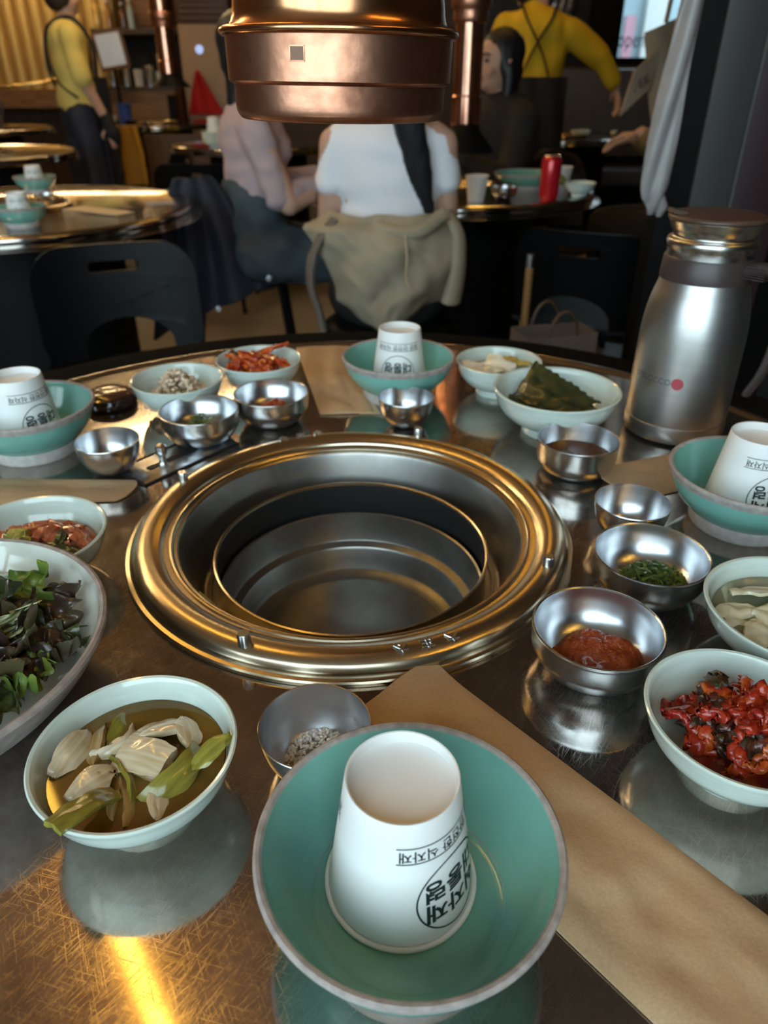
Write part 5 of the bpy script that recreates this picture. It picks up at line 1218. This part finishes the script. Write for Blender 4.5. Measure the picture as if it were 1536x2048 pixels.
o = bmobj('window_lettering', b, mat('blue_grey_lettering', (.12, .18, .26), .6)); tag(o, 'faint dark lettering on the bright back right window', 'lettering')
fac = thing('building_facade', 'pale blue shop facade seen through the back right window', 'building', (3.0, 10.4, 0))
boxobj('wall', (0, 0, 2.0), (7, .2, 4.0), mat('pale_blue_facade', (.21, .29, .33), .7, 0, var=.12, vscale=2), fac)
boxobj('shop_sign', (-.45, -.12, 1.95), (.5, .04, .2), mat('pale_yellow_sign', (.34, .30, .17), .6), fac); boxobj('pink_banner', (-.10, -.12, 1.45), (.12, .03, .55), mat('pink_banner', (.30, .15, .20), .6), fac)
boxobj('white_pillar', (.18, -.15, 2), (.26, .12, 4), mat('white_facade_pillar', (.33, .35, .35), .6), fac)
structure(boxobj('ground', (3.4, 10.2, -.2), (9, 6, .1), mat('street_asphalt', (.12, .12, .12), .8)))

# paper shopping bag on the chair, wooden stick, things under the tables
pb = thing('shopping_bag', 'greyish brown paper shopping bag with handles on a stool behind the radish bowl', 'bag', (.385, 1.62, .456), math.radians(14))
bagm = mat('grey_brown_paper', (.145, .105, .085), .7, 0, var=.2, vscale=10)
for (nm, c, s) in (('front', (0, -.045, .075), (.17, .002, .15)), ('back', (0, .045, .075), (.17, .002, .15)), ('side', (-.085, 0, .075), (.002, .09, .15)), ('side', (.085, 0, .075), (.002, .09, .15)), ('bottom', (0, 0, .001), (.17, .09, .002))): boxobj(nm, c, s, bagm, pb)
for y in (-.046, .046): tube('handle', [(-.035 + .07 * i / 12, y, .148 + .055 * math.sin(PI * i / 12) ** .5) for i in range(13)], .0035, M['brownwall'], pb, 6)
ws = thing('wooden_stick', 'slim wooden stick with a metal cap leaning behind our table', 'stick', (.40, 2.05, 0))
tube('shaft', [(0, 0, 0), (0, 0, .655)], .011, mat('honey_wood', (.32, .17, .055), .5, 0, var=.3, vscale=8), ws, 12); tube('metal_cap', [(0, 0, .65), (0, 0, .685)], .012, M['steel'], ws, 12)
def sneaker(label, loc, rz, m):
    t = thing('sneaker', label, 'shoe', loc, rz, 'shoes under the far right table')
    bm = bmesh.new(); seg(bm, (0, -.08, .05), .045, (0, .10, .04), .042, .9); seg(bm, (0, -.08, .08), .042, (0, -.06, .11), .040); solid('upper', bm, m, t, .010, 4)
    slab('sole', lambda u, v: (.044 * u * (1 - .2 * abs(v)), .135 * v + .01, .014), .028, M['white'], t, 6, 10); return t
sneaker('white sneaker on the floor under the far right table', (1.58, 5.15, 0), 2.2, M['white']); sneaker('tan sneaker on the floor beside the white one', (1.36, 5.05, 0), 2.4, mat('tan_suede', (.40, .24, .09), .8))

# ================================================================== BACK LEFT: GOLD PANELLING, COUNTER, SHELF, AIR CONDITIONER
gp = bpy.data.objects.new('wall_panelling', None); COL.objects.link(gp); gp.location = (-4.35, 8.45, 1.0); gp['kind'] = 'structure'; gp['label'] = 'gold ribbed wall panelling at the back left'
boxobj('backing', (.80, .06, .85), (1.70, .04, 1.75), mat('bronze_backing', (.26, .15, .045), .5, .3), gp)
bm = bmesh.new(); segs_ = 10
va = [[bm.verts.new((.055 * math.cos(PI * i / segs_), -.050 * math.sin(PI * i / segs_), z)) for i in range(segs_ + 1)] for z in (0, 1.7)]
for i in range(segs_): bm.faces.new((va[0][i], va[0][i + 1], va[1][i + 1], va[1][i]))
bm.faces.new(va[0]); bm.faces.new(va[1][::-1]); bm.faces.new((va[0][0], va[1][0], va[1][-1], va[0][-1]))
s0 = bmobj('slat', bm, M['gold'], gp, (.06, .04, 0))
for i in range(1, 13):
    c = s0.copy(); COL.objects.link(c); c.location.x = .06 + i * .132
structure(boxobj('trim_4', (-3.5, 8.40, .92), (1.75, .2, .16), M['woodbox']))
br = tube('brass_rail', curvept([(-4.2, 7.9, 1.22), (-3.85, 7.7, 1.08), (-3.50, 7.6, 1.025), (-3.15, 7.65, 1.055), (-2.95, 7.75, 1.10)], 6), .016, mat('brass', (.80, .55, .20), .2, 1.0), None, 10)
tag(br, 'curved brass rail in front of the gold panelling', 'rail')
ct = thing('counter', 'orange-brown wooden serving counter at the back left', 'counter', (-2.46, 8.44, 0))
boxobj('body', (0, 0, .50), (.86, .55, 1.0), M['woodbox'], ct, .005); boxobj('worktop', (0, -.01, 1.012), (.90, .60, .025), mat('dark_worktop', (.06, .03, .016), .35), ct, .004)
sh = thing('hanging_shelf', 'dark wall shelf with wooden cabinet above the serving counter', 'shelf', (-2.42, 8.62, 1.45))
boxobj('board', (0, 0, .03), (.84, .45, .05), mat('dark_shelf', (.045, .028, .018), .5), sh, .004); boxobj('back_panel', (0, .24, -.21), (.84, .03, .46), M['darkwall'], sh)
cb = boxobj('cabinet', (.17, .05, .36), (.48, .34, .60), M['woodbox'], sh, .004); boxobj('door', (.17, -.128, .36), (.44, .012, .54), M['woodbox'], cb, .003); boxobj('side_cabinet', (-.31, .08, .34), (.18, .28, .56), M['gold'], sh, .004)
def bottle(label, loc, h, r, m):
    t = thing('bottle', label, 'bottle', loc, 0, 'bottles on the wall shelf')
    lathe('glass', curvept([(0, 0), (r, 0), (r, h * .6), (r * .8, h * .7), (r * .36, h * .8), (r * .36, h)], 3), m, t, segs=24); lathe('cap', [(r * .4, h * .97), (r * .4, h * 1.04), (0, h * 1.04)], M['white'], t, segs=16); return t
bottle('small amber bottle at the left of the wall shelf', (-2.66, 8.46, 1.505), .22, .035, mat('amber_glass', (.30, .14, .03), .1, coat=.5))
bottle('brown bottle in the middle of the wall shelf', (-2.52, 8.45, 1.505), .20, .035, mat('brown_glass', (.10, .04, .02), .1, coat=.5))
bottle('pale blue bottle in the middle of the wall shelf', (-2.44, 8.45, 1.505), .24, .032, mat('pale_blue_glass', (.30, .36, .38), .1, coat=.5))
bottle('gold-topped bottle at the left end of the wall shelf', (-2.76, 8.42, 1.505), .26, .03, mat('gold_glass', (.60, .40, .10), .1, coat=.5))
mb = thing('menu_screen', 'tilted white screen in a wooden frame beside the serving counter', 'screen', (-2.42, 7.62, 1.0)); 
tube('stand', [(0, .02, -.24), (0, .02, .24)], .014, M['blackmetal'], mb); boxobj('frame', (0, 0, .31), (.27, .03, .30), M['woodbox'], mb, .005, Matrix.Rotation(math.radians(-8), 3, 'Y').to_euler())
boxobj('display', (0, -.017, .31), (.215, .008, .245), mat('white_screen', (.60, .61, .60), .3, emis=(.8, .85, .9), estr=.12), mb, .002, Matrix.Rotation(math.radians(-8), 3, 'Y').to_euler())
lathe('foot', [(0, -.238), (.06, -.238), (.06, -.249), (0, -.249)], M['blackmetal'], mb, segs=24)
for i, (x, r, h, m, lab) in enumerate(((-2.60, .045, .17, 'steel', 'tall steel cup at the left end of the counter row'), (-2.47, .042, .16, 'steel', 'second steel cup of the counter row'), (-2.35, .045, .14, 'white', 'white cup in the counter row'), (-2.24, .045, .17, 'steel', 'steel cup at the right of the white counter cup'), (-2.13, .05, .12, 'celadon', 'stack-like celadon pot at the right of the counter row'))):
    lathe_o = lathe('counter_cup', [(0, .003), (r * .85, 0), (r, h), (r * 1.05, h + .004), (r * .95, h), (r * .8, .01), (0, .01)], M[m], None, (x - .04, 8.24, 1.0255), 28); tag(lathe_o, lab, 'cup', 'cups along the serving counter')
rnd = random.Random(3)
for i, (x, lab) in enumerate(((-2.60, 'dark spoon standing in the left steel counter cup'), (-2.47, 'black ladle handle in the second steel counter cup'), (-2.44, 'pale chopsticks in the second steel counter cup'), (-2.24, 'black spatula handle in the right steel counter cup'), (-2.21, 'dark spoon handle in the right steel counter cup'))):
    sp = tube('utensil', [(x - .04, 8.24, 1.05), (x - .04 + rnd.uniform(-.04, .04), 8.26, 1.30)], .010, M['blackmetal'] if i != 2 else M['kraftlight'], None, 8); tag(sp, lab, 'utensil', 'utensils in the counter cups')
pv = slab('paper_bundle', lambda u, v: (.055 * u * (1 + .25 * v), .02 * math.sin(3 * u), .13 * v), .02, mat('cream_paper', (.50, .42, .29), .8), None, 8, 8, (-2.13, 8.26, 1.16), (0, math.radians(8), 0)); tag(pv, 'cream paper bundle standing at the right end of the serving counter', 'paper')
bn2 = thing('poster', 'narrow white hanging poster with green and red spots beside the air conditioner', 'poster', (-2.02, 8.05, 1.38))
boxobj('sheet', (0, 0, .30), (.135, .008, .60), mat('poster_white', (.52, .50, .46), .6), bn2)
for (z, c, n) in ((.27, (.16, .24, .03), 'green_spot'), (.235, (.50, .20, .04), 'orange_band'), (.21, (.15, .22, .03), 'green_band'), (.155, (.60, .03, .02), 'red_spot')): boxobj(n, (0, -.006, z), (.075, .004, .035 if n != 'red_spot' else .06), mat(n, c, .6), bn2, .001)
ac = thing('air_conditioner', 'tall floor-standing air conditioner, beige from painted-in dim light, with a lit round badge', 'air conditioner', (-1.74, 8.55, 0))
boxobj('body', (0, 0, .77), (.50, .34, 1.54), mat('dim_lit_appliance', (.40, .29, .215), .5), ac, .01); boxobj('head', (0, .01, 1.72), (.50, .32, .36), mat('brown_appliance', (.10, .06, .045), .5), ac, .01)  # body's beige-brown has warm dim light painted into the colour
for i in range(6): boxobj('louvre', (0, -.165, 1.59 + i * .05), (.42, .03, .014), mat('louvre_brown', (.16, .10, .075), .5) if i == 0 else bpy.data.materials['louvre_brown'], ac)
bm = bmesh.new(); add_lathe(bm, [(0, .004), (.033, .004), (.036, 0)], 24); bmobj('badge', bm, mat('lit_badge', (.3, .4, .6), .3, emis=(.45, .6, 1.0), estr=.9), ac, (-.06, -.172, 1.335), (math.radians(90), 0, 0))
bm = bmesh.new()
for k in range(3): box(bm, (-.012 + .012 * k, 0, .004 * (k % 2)), (.007, .004, .022))
bmobj('badge_mark', bm, M['white'], ac, (-.06, -.178, 1.335))
ra = slab('red_apron', lambda u, v: (-1.84 + .10 * u * (1.15 - v) * .85 + .05 * (1 - v) / 2, 8.345 + .018 * math.sin(6 * u), .97 + .19 * v), .012, mat('red_cloth', (.50, .012, .018), .75, bump=.4, bscale=14), None, 14, 12); tag(ra, 'bright red cloth hanging in front of the air conditioner', 'cloth')
structure(boxobj('trim_5', (-1.99, 7.85, .48), (.08, .08, .96), M['blackmetal']))
bl = lathe('blue_container', [(0, .003), (.05, 0), (.062, .15), (.066, .155), (.058, .15), (0, .02)], mat('blue_plastic', (.02, .07, .35), .35), None, P(-2.27, 7.25, .0), 24); tag(bl, 'blue plastic container on the far back table', 'container')
oc = slab('ochre_bag', lambda u, v: (.075 * u * (1 - .35 * max(0, v)), .03 * (1 - u * u), .19 * v), .03, mat('ochre_cloth', (.42, .20, .018), .8, bump=.4, bscale=14), None, 10, 12, (-1.80, 5.75, .62)); tag(oc, 'ochre yellow cloth bag hanging behind the staff member', 'bag')
structure(boxobj('trim_6', (-1.62, 6.35, .36), (.50, .05, .72), M['brownwall']))
structure(boxobj('trim_7', (-1.80, 5.85, .42), (.06, .06, .84), M['blackmetal']))

# ================================================================== LAMPS
def tube_lamp(label, a, b, m='lampwarm', r=.019):
    a = Vector(a); b = Vector(b); c = (a + b) / 2; d = (b - a)
    t = thing('strip_lamp', label, 'lamp', tuple(c), math.atan2(d.y, d.x), None); L = d.length
    boxobj('housing', (0, 0, .045), (L + .06, .07, .05), M['blackmetal'], t, .004)
    tube('glowing_tube', [(-L / 2, 0, 0), (L / 2, 0, 0)], r, M[m], t, 10)
    boxobj('added_uplight', (0, 0, .0712), (L, .05, .002), M['lampfill'], t)  # unseen glowing strip, added to throw more warm light onto the ceiling
    for s in (-1, 1): tube('hanger', [(s * L * .4, 0, .06), (s * L * .4, 0, ZC - c.z)], .004, M['blackmetal'], t, 6)
    return t
tube_lamp('warm strip lamp on the ceiling above the left front of our table', (-1.45, 2.14, 2.62), (-.52, .85, 2.62))
tube_lamp('warm strip lamp above the left background table', (-2.6, 2.2, 2.62), (-1.75, 3.3, 2.62), 'lampbright')
tube_lamp('warm strip lamp washing the gold panelling', (-4.0, 7.75, 2.45), (-2.7, 7.75, 2.45), 'lampbright')
tube_lamp('warm strip lamp over the aisle beside the staff member', (-2.0, 4.6, 2.62), (-.9, 5.7, 2.62), 'lampbright')
tube_lamp('warm strip lamp above the far side of the women\'s table', (.2, 3.5, 2.62), (1.0, 4.3, 2.62))
tube_lamp('warm strip lamp behind the camera at the right', (1.0, -.6, 2.62), (1.6, .3, 2.62))
